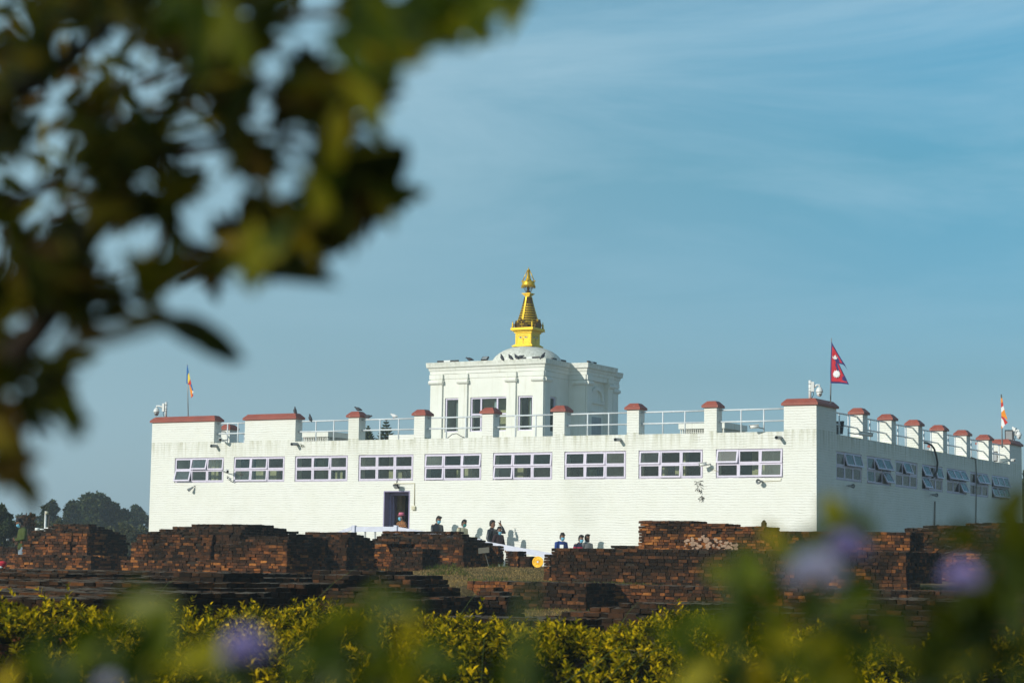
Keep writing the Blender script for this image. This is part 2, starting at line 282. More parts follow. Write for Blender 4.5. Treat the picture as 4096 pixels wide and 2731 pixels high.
# ---------------------------------------------------------------- builders
COL = S.collection
def tag(o, label=None, cat=None, group=None, kind=None):
    for k, v in (('label', label), ('category', cat), ('group', group), ('kind', kind)):
        if v: o[k] = v
    return o
def empty(name, loc, label=None, cat=None, group=None, rz=0):
    o = bpy.data.objects.new(name, None); COL.objects.link(o); o.location = loc; o.rotation_euler = (0, 0, rz); o.empty_display_size = .2
    return tag(o, label, cat, group)
class MB:
    def __init__(s): s.v = []; s.f = []; s.m = []; s.cm = 0
    def add(s, vs, fs):
        n = len(s.v); s.v.extend([tuple(map(float, v)) for v in vs]); s.f.extend([tuple(i+n for i in f) for f in fs]); s.m.extend([s.cm]*len(fs)); return n
    def box(s, x0, x1, y0, y1, z0, z1, skip=''):
        F = {'d': (0, 3, 2, 1), 'u': (4, 5, 6, 7), 'f': (0, 1, 5, 4), 'r': (1, 2, 6, 5), 'b': (2, 3, 7, 6), 'l': (3, 0, 4, 7)}
        s.add([(x0, y0, z0), (x1, y0, z0), (x1, y1, z0), (x0, y1, z0), (x0, y0, z1), (x1, y0, z1), (x1, y1, z1), (x0, y1, z1)], [F[k] for k in F if k not in skip])
    def obox(s, c, a, b, u):   # oriented box: centre, three half-axis vectors
        c, a, b, u = (np.array(q, float) for q in (c, a, b, u))
        P = [c+i*a+j*b+k*u for k in (-1, 1) for i, j in ((-1, -1), (1, -1), (1, 1), (-1, 1))]
        s.add(P, [(0, 3, 2, 1), (4, 5, 6, 7), (0, 1, 5, 4), (1, 2, 6, 5), (2, 3, 7, 6), (3, 0, 4, 7)])
    def tube(s, pts, r, n=8, cap=True):
        pts = [np.array(p, float) for p in pts]; rs = r if hasattr(r, '__len__') else [r]*len(pts)
        rings = []; base = len(s.v); up = None
        for i, p in enumerate(pts):
            t = pts[min(i+1, len(pts)-1)]-pts[max(i-1, 0)]; t = t/(np.linalg.norm(t)+1e-9)
            if up is None:
                up = np.array([0, 0, 1.]) if abs(t[2]) < .9 else np.array([1., 0, 0])
            a = np.cross(t, up); a /= np.linalg.norm(a)+1e-9; b2 = np.cross(a, t); up = b2
            for k in range(n):
                th = 2*math.pi*k/n; s.v.append(tuple(p+rs[i]*(math.cos(th)*a+math.sin(th)*b2)))
        for i in range(len(pts)-1):
            for k in range(n):
                q = base+i*n; s.f.append((q+k, q+(k+1) % n, q+n+(k+1) % n, q+n+k)); s.m.append(s.cm)
        if cap:
            s.f.append(tuple(base+k for k in range(n))[::-1]); s.m.append(s.cm)
            s.f.append(tuple(base+(len(pts)-1)*n+k for k in range(n))); s.m.append(s.cm)
    def loft(s, rings, cap=True):
        n = len(rings[0]); base = len(s.v)
        for r in rings: s.v.extend([tuple(map(float, q)) for q in r])
        for i in range(len(rings)-1):
            for k in range(n):
                q = base+i*n; s.f.append((q+k, q+(k+1) % n, q+n+(k+1) % n, q+n+k)); s.m.append(s.cm)
        if cap:
            s.f.append(tuple(base+k for k in range(n))[::-1]); s.m.append(s.cm)
            s.f.append(tuple(base+(len(rings)-1)*n+k for k in range(n))); s.m.append(s.cm)
    def lathe(s, prof, c, n=24, sx=1, sy=1):
        s.loft([[(c[0]+r*sx*math.cos(2*math.pi*k/n), c[1]+r*sy*math.sin(2*math.pi*k/n), c[2]+z) for k in range(n)] for r, z in prof])
    def ball(s, c, rx, ry, rz, n=12, m=8, rot=None):
        R_ = np.array(rot) if rot is not None else np.eye(3); rings = []
        for j in range(m+1):
            ph = -math.pi/2+math.pi*(j+.001)/(m+.002); rings.append([np.array(c)+R_@np.array([rx*math.cos(ph)*math.cos(2*math.pi*k/n), ry*math.cos(ph)*math.sin(2*math.pi*k/n), rz*math.sin(ph)]) for k in range(n)])
        s.loft(rings)
    def build(s, name, m, parent=None, smooth=False, base=None):
        me = bpy.data.meshes.new(name)
        if base is not None: vs = [(a-base[0], b-base[1], c-base[2]) for a, b, c in s.v]
        else: vs = s.v
        me.from_pydata(vs, [], s.f)
        mats = m if isinstance(m, (list, tuple)) else [m]
        for k in mats: me.materials.append(MT[k] if isinstance(k, str) else k)
        if len(mats) > 1: me.polygons.foreach_set('material_index', s.m)
        if smooth: me.polygons.foreach_set('use_smooth', [True]*len(me.polygons))
        me.update()
        o = bpy.data.objects.new(name, me); COL.objects.link(o)
        if base is not None: o.location = base
        if parent is not None:
            o.parent = parent
            if base is None: o.location = tuple(-c for c in parent_world(parent))
            else: o.location = tuple(b-c for b, c in zip(base, parent_world(parent)))
        return o
def parent_world(p):
    x = np.zeros(3)
    while p is not None: x += np.array(p.location); p = p.parent
    return x
def npmesh(name, V, F, m, parent=None, midx=None):
    me = bpy.data.meshes.new(name); V = np.asarray(V, np.float32); F = np.asarray(F, np.int32); k = F.shape[1]
    me.vertices.add(len(V)); me.vertices.foreach_set('co', V.ravel())
    me.loops.add(F.size); me.loops.foreach_set('vertex_index', F.ravel())
    me.polygons.add(len(F)); me.polygons.foreach_set('loop_start', np.arange(0, F.size, k, dtype=np.int32))
    me.update(calc_edges=True); me.polygons.foreach_set('use_smooth', [False]*len(me.polygons))
    for q in (m if isinstance(m, (list, tuple)) else [m]): me.materials.append(MT[q])
    if midx is not None: me.polygons.foreach_set('material_index', np.asarray(midx, np.int32))
    o = bpy.data.objects.new(name, me); COL.objects.link(o)
    if parent is not None: o.parent = parent; o.location = tuple(-c for c in parent_world(parent))
    return o
# ================================================================ GROUND
_c = CAM+ray(2107, 2402)*40; TY = _c[1]; TX = (CAM+ray(1868, 2350)*39.2)[0]
def gz(x, y):
    d = (x-CAM[0])*AX[2][0]/math.cos(PITCH)+(y-CAM[1])*AX[2][1]/math.cos(PITCH)
    s = (x-CAM[0])*math.cos(YAW)-(y-CAM[1])*math.sin(YAW)
    z = np.interp(d, [0, 9, 15, 22, 30, 36, 44, 50, 54, 58, 62, 150, 600], [-1.5, -1.5, -1.35, -1.05, -.72, -.50, -.40, -.14, -.12, -.45, -.8, -.8, -.4])
    ang = s/np.maximum(d, 1)
    w = np.interp(ang, [-.30, -.17, -.10, -.03, .03, .3], [1, 1, .9, 0, 0, 0.1])      # lower to the left of the mound
    dip = np.interp(d, [30, 40, 46, 56, 70], [0, .12, .28, .42, .1])
    z = z-w*dip
    st = np.clip((TY+.95-y)/.45, 0, 1)*(np.clip((x-TX)/.5, 0, 1))*np.clip((48-d)/4, 0, 1)
    z = z-st*np.interp(d, [20, 26, 34], [0, .12, .42])
    z = z+.02*np.sin(x*1.3)*np.cos(y*1.1)+.015*np.sin(x*3.1+y*2.3)
    return z
def build_ground():
    xs = np.concatenate([np.linspace(-400, -60, 12), np.concatenate([np.arange(-55, -12, .9), np.arange(-12, 26, .4), np.arange(26, 60, .9)]), np.linspace(62, 400, 12)])
    ys = np.concatenate([np.linspace(-110, -75, 5), np.concatenate([np.arange(-70, -36, .7), np.arange(-36, -6, .35), np.arange(-6, 40, .9)]), np.linspace(42, 680, 20)])
    X, Y = np.meshgrid(xs, ys); Z = gz(X, Y)
    ins = (X > -26.5) & (X < .6) & (Y > -.5) & (Y < 23.2); Z = np.where(ins, -.9, Z)
    V = np.stack([X.ravel(), Y.ravel(), Z.ravel()], 1); nx = len(xs)
    i = (np.arange(len(ys)-1)[:, None]*nx+np.arange(nx-1)[None]).ravel()
    o = npmesh('ground', V, np.stack([i, i+1, i+nx+1, i+nx], 1), 'ground'); tag(o, kind='structure')
    o.data.polygons.foreach_set('use_smooth', [True]*len(o.data.polygons))
build_ground()
# ================================================================ TEMPLE
ZS, ZP, ZB = 4.14, 4.94, -1.0        # parapet edge, pier top, foot
XL, XR, YB = -26.07, 0.0, 22.75
temple = empty('temple', (-13, 11, 0), 'long white painted brick temple with red copings, lilac windows and a golden spire', 'temple')
def wall_grid(mb, axis, fixed, inner, lo, hi, zlo, zhi, openings):
    """wall with holes. axis 'x': runs along X at Y=fixed (outer) ; inner = other face coordinate"""
    us = sorted({lo, hi, *[v for o in openings for v in o[:2]]}); zs = sorted({zlo, zhi, *[v for o in openings for v in o[2:]]})
    P = (lambda u, z, w: (u, w, z)) if axis == 'x' else (lambda u, z, w: (w, u, z))
    def hole(u, z): return any(a < u < b and c < z < d for a, b, c, d in openings)
    for i in range(len(us)-1):
        for j in range(len(zs)-1):
            a, b, c, d = us[i], us[i+1], zs[j], zs[j+1]
            if hole((a+b)/2, (c+d)/2): continue
            for w in (fixed, inner): mb.add([P(a, c, w), P(b, c, w), P(b, d, w), P(a, d, w)], [(0, 1, 2, 3)])
    for a, b, c, d in openings:
        for (u0, z0), (u1, z1) in (((a, c), (a, d)), ((b, c), (b, d)), ((a, c), (b, c)), ((a, d), (b, d))):
            mb.add([P(u0, z0, fixed), P(u1, z1, fixed), P(u1, z1, inner), P(u0, z0, inner)], [(0, 1, 2, 3)])
    mb.add([P(lo, zhi, fixed), P(hi, zhi, fixed), P(hi, zhi, inner), P(lo, zhi, inner)], [(0, 1, 2, 3)])
FW = [(-3.3528-(8-i)*2.7, 2.2542) for i in range(9)]        # front windows
SW = [(1.6976+i*2.8067, 2.3315) for i in range(7)]          # side windows
WT, WB_ = 3.622, 2.718
DOOR = (-15.77, -14.71, -.12, 2.37)
mb = MB()
wall_grid(mb, 'x', 0, .42, XL, XR, ZB, ZS, [(x, x+w, WB_, WT) for x, w in FW]+[DOOR])
wall_grid(mb, 'y', XR, -.42, 0, YB, ZB, ZS, [(y, y+w, WB_, WT) for y, w in SW])
wall_grid(mb, 'x', YB, YB-.42, XL, XR, ZB, ZS, [])
wall_grid(mb, 'y', XL, XL+.42, 0, YB, ZB, ZS, [])
wall = mb.build('wall', 'wbrick', temple)
mb = MB(); mb.box(XL+.42, XR-.42, .42, YB-.42, 3.80, 3.95); mb.build('roof_slab', 'concrete', temple)
mb = MB(); mb.box(XL+.43, XR-.43, .43, YB-.43, -.40, -.13); mb.build('floor_slab', 'concrete', temple)
# interior partitions and pillars seen through the glass
mb = MB()
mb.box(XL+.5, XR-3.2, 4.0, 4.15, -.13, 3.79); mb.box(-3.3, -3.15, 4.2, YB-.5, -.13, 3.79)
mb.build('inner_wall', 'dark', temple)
rr = random.Random(3)
for x, w in FW:
    for _ in range(rr.choice([2, 3, 3])):
        u = x+rr.uniform(.1, 2.0); q = rr.uniform(.5, 1.3); mb = MB(); mb.box(u, u+rr.uniform(.12, .34), q, q+.25, .1, rr.choice([3.1, 3.79, 3.2])); mb.build('inner_pillar', 'beige', temple)
def coping(x0, x1, y0, y1, z, parent):
    o, t, h1, h2 = .065, .075, .07, .215
    R = lambda e, zz: [(x0-e, y0-e, zz), (x1+e, y0-e, zz), (x1+e, y1+e, zz), (x0-e, y1+e, zz)]
    mb = MB(); mb.loft([R(o-.004, z), R(o, z+.006), R(o+.002, z+h1), R(-t+.01, z+h2-.006), R(-t-.01, z+h2)]); return mb.build('coping', 'coping', parent)
def pier(x0, x1, y0, y1, z0=ZS, z1=ZP):
    mb = MB(); mb.box(x0, x1, y0, y1, z0, z1, skip='d'); p = mb.build('parapet_pier', 'wbrick', temple); coping(x0, x1, y0, y1, z1-.003, p); return p
PT = .42
front = [(-21.8, -19.57)]+[(-17.31, -16.87), (-14.60, -14.17), (-11.90, -11.47), (-9.19, -8.76), (-6.48, -6.05), (-3.76, -3.33)]
for a, b in front: pier(a, b, 0, PT)
# corner blocks are L shaped: one pier along each wall
def lpier(x0, x1, yb):
    mb = MB(); mb.box(x0, x1, 0, yb, ZS, ZP, skip='d'); p = mb.build('parapet_pier', 'wbrick', temple); coping(x0, x1, 0, yb, ZP-.003, p)
lpier(XL, -23.18, PT); lpier(-1.07, 0, 1.72)
side = [(4.12, 4.58), (6.93, 7.38), (9.74, 10.19), (12.52, 12.98), (15.34, 15.80), (18.16, 18.63)]
for a, b in side: pier(-PT, 0, a, b); pier(XL, XL+PT, a, b)
pier(-1.3, 0, 21.03, YB)
pier(XL, XL+PT, 1.6, 2.05)
pier(XL, -24.6, 21.03, YB)
for k in range(7): pier(-3.7-2.9*k, -3.25-2.9*k, YB-PT, YB)
def railing(p, q, zt=4.86, zm=4.49, n=2):
    mb = MB(); p = np.array(p); q = np.array(q)
    for z in (zt, zm): mb.tube([(*p, z), (*q, z)], .027, 8)
    for k in range(n):
        c = p+(q-p)*((k+1)/(n+1)); mb.tube([(*c, ZS-.02), (*c, zt)], .026, 8)
    return mb.build('railing', 'railw', temple, smooth=True)
fb = [(-23.18, -21.8), (-19.57, -17.31), (-16.87, -14.60), (-14.17, -11.90), (-11.47, -9.19), (-8.76, -6.48), (-6.05, -3.76), (-3.33, -1.07)]
for a, b in fb: railing((a-.02, .2), (b+.02, .2))
sb = [(1.72, 4.12), (4.58, 6.93), (7.38, 9.74), (10.19, 12.52), (12.98, 15.34), (15.80, 18.16), (18.63, 21.03)]
for a, b in sb:
    railing((-.2, a-.02), (-.2, b+.02)); railing((XL+.2, a-.02), (XL+.2, b+.02))
for k in range(6): railing((-3.7-2.9*k, YB-.2), (-6.15-2.9*k, YB-.2))
# windows: frame in a recess, six top-hung sashes
def sash_mesh(w, h, fr=.052, t=.035):
    mb = MB(); mb.box(-.0, fr, -t, 0, -h, 0); mb.box(w-fr, w, -t, 0, -h, 0); mb.box(fr, w-fr, -t, 0, -fr, 0); mb.box(fr, w-fr, -t, 0, -h, -h+fr)
    g = MB(); g.box(fr, w-fr, -t*.6, -t*.35, -h+fr, -fr); return mb, g
_cache = {}
def window(origin, axis, W_, opens):
    H = WT-WB_; rec = .05; o = np.array(origin, float)
    fr = MB(); bars = [0, 1, 2, 3]; fw = .055; cw = (W_-fw)/3; ch = (H-fw)/2
    for k in range(4): fr.box(k*cw, k*cw+fw, rec, rec+.09, 0, H)
    for j in range(3):
        for k in range(3): fr.box(k*cw+fw, (k+1)*cw, rec+.002, rec+.088, j*ch, j*ch+fw)
    key = ('f', round(W_, 3))
    rz = 0 if axis == 'x' else math.pi/2
    w = fr.build('window', 'lilac'); w.parent = temple; w.location = tuple(o-parent_world(temple)); w.rotation_euler = (0, 0, rz)
    sw, sh = cw-fw+.05, ch-fw+.05
    if round(sw, 3) not in _cache:
        a, g = sash_mesh(sw, sh); ao = a.build('sash', 'lilac'); go = g.build('pane', 'glass'); _cache[round(sw, 3)] = (ao, go); first = True
    else: first = False
    a0, g0 = _cache[round(sw, 3)]
    for j in range(2):
        for k in range(3):
            if first: a_, g_ = a0, g0; first = False
            else:
                a_, g_ = a0.copy(), g0.copy(); COL.objects.link(a_); COL.objects.link(g_)
            for q in (a_, g_):
                q.parent = w; q.location = (k*cw+fw-.025, rec, (j+1)*ch+.025); q.rotation_euler = (-math.radians(opens[(1-j)*3+k]), 0, 0)
FO = [(0, 14, 5, 17, 0, 0), (4, 6, 0, 6, 5, 0), (0, 4, 0, 0, 0, 1), (0, 0, 0, 0, 0, 0), (6, 3, 7, 5, 0, 0), (6, 4, 5, 8, 0, 0), (4, 5, 0, 0, 3, 0), (6, 0, 2, 0, 5, 0), (13, 1, 5, 0, 3, 6)]
SO = [(0, 16, 16, 0, 0, 0), (4, 24, 24, 4, 0, 28), (2, 22, 0, 0, 0, 0), (24, 0, 14, 26, 0, 0), (26, 26, 26, 0, 0, 26), (0, 24, 24, 0, 0, 0), (18, 18, 18, 20, 20, 20)]
for (x, w), op in zip(FW, FO): window((x, 0, WB_), 'x', w, op)
for (y, w), op in zip(SW, SO): window((0, y, WB_), 'y', w, op)
# doorway
dx0, dx1, dz0, dz1 = DOOR
mb = MB(); mb.box(dx0-.001, dx0+.035, -.012, .40, dz0, dz1-.03); mb.box(dx1-.035, dx1+.001, -.012, .40, dz0, dz1-.03); mb.box(dx0-.001, dx1+.001, -.012, .40, dz1-.03, dz1+.001)
mb.box(dx0+.04, dx0+.11, .30, .39, dz0, dz1-.14); mb.box(dx1-.11, dx1-.04, .30, .39, dz0, dz1-.14); mb.box(dx0+.04, dx1-.04, .30, .39, dz1-.14, dz1-.035)
mb.build('door_frame', 'lilacdk', temple)
mb = MB(); c, s_ = math.cos(math.radians(112)), math.sin(math.radians(112)); hx, hy = dx0+.12, .42
mb.obox((hx+.28*c, hy+.28*s_, (dz0+dz1)/2-.06), (.28*c, .28*s_, 0), (-.022*s_, .022*c, 0), (0, 0, 1.16))
mb.obox((hx+.28*c+.03*s_, hy+.28*s_-.03*c, 1.5), (.18*c, .18*s_, 0), (-.01*s_, .01*c, 0), (0, 0, .45))
mb.obox((hx+.28*c+.03*s_, hy+.28*s_-.03*c, .45), (.18*c, .18*s_, 0), (-.01*s_, .01*c, 0), (0, 0, .40)); mb.build('door_leaf', 'lilacdk', temple)
# roof drain spouts
for px, py, L in ((868, 1784, .32), (1190, 1777, .34), (2482, 1759, .36), (3124, 1751, .36)):
    a = atY(px, py, 0); mb = MB()
    mb.tube([(a[0], .05, a[2]+.01), (a[0]-.01, -L, a[2]-.01)], .055, 14, cap=False); mb.tube([(a[0]-.01, -L, a[2]-.01), (a[0], .04, a[2]+.01)], .044, 14, cap=False)
    mb.build('drain_spout', 'grey', temple, smooth=True)
# vents on the roof
def roof_vent(px0, px1, pyt, Y, dy, name='roof_vent'):
    a = atY(px0, pyt, Y); b = atY(px1, pyt, Y); z1 = a[2]; mb = MB()
    mb.box(a[0]-.05, b[0]+.05, Y-.05, Y+dy+.05, z1-.2, z1); mb.box(a[0], b[0], Y, Y+dy, 3.95, 4.02)
    n = max(4, int((b[0]-a[0])/.075))
    for k in range(n+1):
        x = a[0]+(b[0]-a[0])*k/n; mb.box(x-.012, x+.012, Y, Y+.03, 4.02, z1-.2)
    m_ = max(4, int(dy/.075))
    for k in range(m_+1):
        y = Y+dy*k/m_; mb.box(b[0]-.03, b[0], y-.012, y+.012, 4.02, z1-.2)
    for zz in np.arange(4.06, z1-.22, .06): mb.box(a[0]+.02, b[0]-.035, Y+.032, Y+.04, zz, zz+.02)
    mb.build('roof_vent', 'plaster', temple)
    mb = MB(); mb.box(a[0]+.08, b[0]-.08, Y+.08, Y+dy-.08, 3.96, z1-.21); mb.build('vent_core', 'dark', temple)
roof_vent(1213, 1311, 1727, 2.6, 2.3); roof_vent(2722, 2895, 1692, 2.6, 1.8)
a = atY(1555, 1739, 3.2); b = atY(1660, 1739, 3.2); mb = MB(); mb.box(a[0], b[0]+.5, 3.2, 3.5, 3.95, a[2]); mb.build('roof_upstand', 'wbrick', temple)
# ---------------------------------------------------------------- upper shrine
YA = 6.0; SX0, SX1 = -17.64, -12.86; YE = 11.95; ZC = 7.40; WX = -12.14; WY0, WY1 = 7.95, 10.05
shrine = MB()
def sw_(px, Y): return float(atY(px, 1700, Y)[0])
z_ = .4782; zx = lambda v: 1650+v*z_; zy = lambda v: 1030+v*z_
wz1 = float(atY(zx(620), zy(1165), YA)[2]); wz0 = float(atY(zx(620), zy(1452), YA)[2]); nz0 = wz0
win = [(sw_(zx(268), YA), sw_(zx(385), YA)), (sw_(zx(480), YA), sw_(zx(788), YA)), (sw_(zx(878), YA), sw_(zx(1003), YA))]
wall_grid(shrine, 'x', YA, YA+.3, SX0, SX1, 3.95, ZC-.02, [(a, b, wz0, wz1) for a, b in win])
wy = [float(atX(zx(1140), zy(1300), SX1)[1]), float(atX(zx(1205), zy(1300), SX1)[1])]
wall_grid(shrine, 'y', SX1, SX1-.3, YA, YE, 3.95, ZC-.02, [(wy[0], wy[1], wz0, wz1), (10.5, 11.2, wz0, wz1)])
wall_grid(shrine, 'x', YE, YE-.3, SX0, SX1, 3.95, ZC-.02, [])
wall_grid(shrine, 'y', SX0, SX0+.3, YA, YE, 3.95, ZC-.02, [])
sh = shrine.build('upper_shrine', 'plaster', temple)
mb = MB()      # projecting east porch with a door niche
mb.box(SX1+.001, WX-.0, WY0, WY0+.38, 3.95, ZC-.03); mb.box(SX1+.001, WX, WY1-.38, WY1, 3.95, ZC-.03)
mb.box(SX1+.001, WX-.12, WY0+.38, WY1-.38, 3.95, ZC-.03)
mb.build('porch', 'plaster', sh)
def ringprof(mb, x0, x1, y0, y1, prof):
    mb.loft([[(x0-e, y0-e, z), (x1+e, y0-e, z), (x1+e, y1+e, z), (x0-e, y1+e, z)] for e, z in prof], cap=True)
CP = [(.0, ZC-.62), (.025, ZC-.61), (.03, ZC-.52), (.03, ZC-.44), (.065, ZC-.43), (.07, ZC-.33), (.10, ZC-.29), (.11, ZC-.22), (.17, ZC-.18), (.185, ZC-.02), (.18, ZC)]
mb = MB(); ringprof(mb, SX0, SX1, YA, YE, CP); mb.build('cornice', 'plaster', sh)
mb = MB(); ringprof(mb, SX1-.4, WX, WY0, WY1, [(e, z-.004) for e, z in CP]); mb.build('cornice', 'plaster', sh)
def pilaster(x0, x1, y0, y1, face):
    mb = MB(); mb.box(x0, x1, y0, y1, 3.95, ZC-.60); g = .035
    zc = ZC-.74
    if face == 'y':
        mb.box(x0-g, x1+g, y0-g, y1, ZC-.62, ZC-.45)
        mb.tube([(x0-g-.01, y0-.01, zc), (x1+g+.01, y0-.01, zc)], .085, 12)
    else:
        mb.box(x0, x1+g, y0-g, y1+g, ZC-.62, ZC-.45)
        mb.tube([(x1+.01, y0-g-.01, zc), (x1+.01, y1+g+.01, zc)], .085, 12)
    mb.build('pilaster', 'plaster', sh)
for a, b in ((165, 250), (388, 460), (790, 865), (1010, 1097)):
    xa, xb = sw_(zx(a), YA), sw_(zx(b), YA)
    if a == 165: xa = SX0-.03
    if b == 1097: xb = SX1+.03
    pilaster(xa, xb, YA-.075, YA-.001, 'y')
pilaster(SX1+.001, SX1+.06, YA+.0, YA+.42, 'x'); pilaster(SX1+.001, SX1+.06, YE-.45, YE, 'x'); pilaster(SX1+.001, SX1+.06, WY1+.001, WY1+.22, 'x')
pilaster(WX+.001, WX+.06, WY0, WY0+.38, 'x'); pilaster(WX+.001, WX+.06, WY1-.38, WY1, 'x')
pilaster(SX1+.25, WX, WY0-.05, WY0-.001, 'y')
# arch hood over the porch niche
mb = MB(); yc = (WY0+WY1)/2; zc = 6.05
arc = lambda r, x: [(x, yc+r*math.cos(math.pi*k/14), zc+r*.95*math.sin(math.pi*k/14)) for k in range(15)]
for r0, r1 in ((.44, .56), ):
    o1, i1, o2, i2 = arc(r1, WX-.12), arc(r0, WX-.12), arc(r1, WX-.04), arc(r0, WX-.04)
    for k in range(14):
        mb.add([o2[k], o2[k+1], i2[k+1], i2[k]], [(0, 1, 2, 3)]); mb.add([o1[k], o1[k+1], o2[k+1], o2[k]], [(0, 1, 2, 3)]); mb.add([i1[k], i2[k], i2[k+1], i1[k+1]], [(0, 1, 2, 3)])
mb.box(WX-.12, WX-.03, yc-.56, yc+.56, zc-.10, zc-.02); mb.box(WX-.12, WX-.05, yc-.5, yc+.5, zc-.42, zc-.35)
mb.build('arch_hood', 'plaster', sh)
mb = MB(); mb.box(WX-.119, WX-.10, yc-.42, yc+.42, 3.95, 5.45); mb.build('porch_door', 'grey', sh)
def pane(x0, x1, z0, z1, y, parent):
    mb = MB(); mb.box(x0, x1, y, y+.012, z0, z1); return mb.build('pane', 'glass', parent)
def swin(x0, x1, z0, z1, Y, cols, rows, name='shrine_window'):
    f = MB(); t = .06
    us = [x0+(x1-x0)*c for c in cols]; vs = [z0+(z1-z0)*r for r in rows]
    for u in us: f.box(max(x0, u-t/2), min(x1, u+t/2) if u < x1 else x1, Y+.05, Y+.12, z0, z1)
    f.box(x0, x0+t, Y+.051, Y+.121, z0, z1); f.box(x1-t, x1, Y+.051, Y+.121, z0, z1)
    f.box(x0, x1, Y+.046, Y+.118, z1-t, z1); f.box(x0, x1, Y+.046, Y+.118, z0, z0+t*.6)
    for v in vs[1:-1]: f.box(x0, x1, Y+.054, Y+.116, v-t/2, v+t/2)
    w = f.build(name, 'lilac', temple)
    pane(x0+.02, x1-.02, z0+.02, z1-.02, Y+.085, w)
    mb = MB(); mb.box(x0-.05, x1+.05, Y+.9, Y+.93, z0-.1, z1+.1); mb.build('drape', 'beige', w)
    mb = MB(); mb.box(x0+(x1-x0)*.55, x0+(x1-x0)*.62, Y+.3, Y+.36, z0-.1, z1+.1); mb.build('drape', 'grey', w)
swin(*win[0], wz0, wz1, YA, [0, 1], [0, 1]); swin(*win[1], wz0, wz1, YA, [0, .28, .72, 1], [0, .5, 1]); swin(*win[2], wz0, wz1, YA, [0, 1], [0, 1])
mb = MB(); mb.box(SX1-.14, SX1-.06, wy[0], wy[1], wz1-.06, wz1); mb.box(SX1-.14, SX1-.06, wy[1]-.06, wy[1], wz0, wz1-.061); mb.box(SX1-.14, SX1-.06, wy[0], wy[0]+.06, wz0, wz1-.061)
w = mb.build('shrine_window', 'lilac', temple); mb = MB(); mb.box(SX1-.11, SX1-.10, wy[0]+.02, wy[1]-.02, wz0, wz1-.02); mb.build('pane', 'glass', w)
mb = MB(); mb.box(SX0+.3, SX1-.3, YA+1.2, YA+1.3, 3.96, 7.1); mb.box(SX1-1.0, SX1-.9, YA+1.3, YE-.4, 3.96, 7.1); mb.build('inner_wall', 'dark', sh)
# dome
DY = 9.0; dc = atY(2110, 1400, DY); DXc = float(dc[0])
rl = (float(atY(2234, 1440, DY)[0])-float(atY(1982, 1440, DY)[0]))/2*1.02
ztop = float(atY(2112, 1386, DY)[2]); zh0 = ZC+.0; r_ = min(rl, 1.45)
mb = MB(); hgt = ztop-zh0; nn = 14
mb.lathe([(r_*math.cos(a)**.9 if a < 1.57 else 0.02, hgt*math.sin(a)) for a in np.linspace(0, math.pi/2, nn)], (DXc, DY, zh0-.004), 40)
dome = mb.build('dome', 'plaster', temple, smooth=True)
# spire
sp = MB(); hw = .345; z0 = ztop-.03
mb = MB(); mb.box(DXc-hw-.10, DXc+hw+.10, DY-hw-.10, DY+hw+.10, z0, z0+.05); mb.box(DXc-hw-.05, DXc+hw+.05, DY-hw-.05, DY+hw+.05, z0+.052, z0+.09)
zt0 = z0+.09; zt1 = float(atY(2090, zy(630), DY-hw)[2]); mb.box(DXc-hw, DXc+hw, DY-hw, DY+hw, zt0, zt1)
for sx in (-1, 1):   # raised beaded borders
    for k in range(9):
        z = zt0+.05+k*(zt1-zt0-.1)/8; mb.box(DXc+sx*(hw-.045)-.03, DXc+sx*(hw-.045)+.03, DY-hw-.012, DY-hw+.01, z-.02, z+.02)
spire = mb.build('spire', 'gold', temple)
mb = MB()
for e, a, b in ((.04, 0, .06), (.09, .062, .10), (.14, .105, .20)): mb.box(DXc-hw-e, DXc+hw+e, DY-hw-e, DY+hw+e, zt1+a, zt1+b)
for k in range(15):
    x = DXc-hw-.12+k*(2*hw+.24)/14; mb.tube([(x, DY-hw-.142, zt1+.11), (x, DY-hw-.142, zt1+.07)], [.02, .006], 6)
    mb.tube([(DXc+hw+.142, DY-hw-.12+k*(2*hw+.24)/14, zt1+.11), (DXc+hw+.142, DY-hw-.12+k*(2*hw+.24)/14, zt1+.07)], [.02, .006], 6)
mb.build('spire_cornice', 'gold', spire)
zt2 = zt1+.20
mb = MB()   # four gable plaques leaning outward and corner finials
for ax, sg in ((1, -1), (1, 1), (0, 1), (0, -1)):
    pts = [(-.24, 0), (.24, 0), (.24, .14), (.12, .22), (0, .34), (-.12, .22), (-.24, .14)]
    P = []
    for dpt in (0, .035):
        for u, v in pts:
            o_ = (hw+.06+v*.30+dpt)*sg
            P.append((DXc+u, DY+o_, zt2+v) if ax == 1 else (DXc+o_, DY+u, zt2+v))
    n = len(pts); mb.add(P, [tuple(range(n)), tuple(range(2*n-1, n-1, -1))]+[(k, (k+1) % n, n+(k+1) % n, n+k) for k in range(n)])
mb.build('gable_plaque', 'golddk', spire)
mb = MB()
for u, v, s2 in ((0, .12, .03), (-.06, .12, .028), (.06, .12, .028), (0, .2, .026), (0, .05, .026)): mb.ball((DXc+u, DY-hw-.09-v*.30, zt2+v), s2, s2, s2, 8, 6)
for sx in (-1, 1):
    for sy in (-1, 1): mb.lathe([(.035, 0), (.05, .04), (.03, .08), (.045, .12), (.02, .2), (.008, .27)], (DXc+sx*(hw+.08), DY+sy*(hw+.08), zt2), 8)
mb.build('finial', 'gold', spire, smooth=True)
zb_ = float(atY(2110, zy(545), DY)[2]); zt_ = float(atY(2118, zy(332), DY)[2]); NR = 11
mb = MB(); mb.lathe([(.37, zt2-zb_-.02), (.37, 0), (.14, zt_-zb_)], (DXc, DY, zb_), 20); mb.build('spire_core', 'golddk', spire, smooth=True)
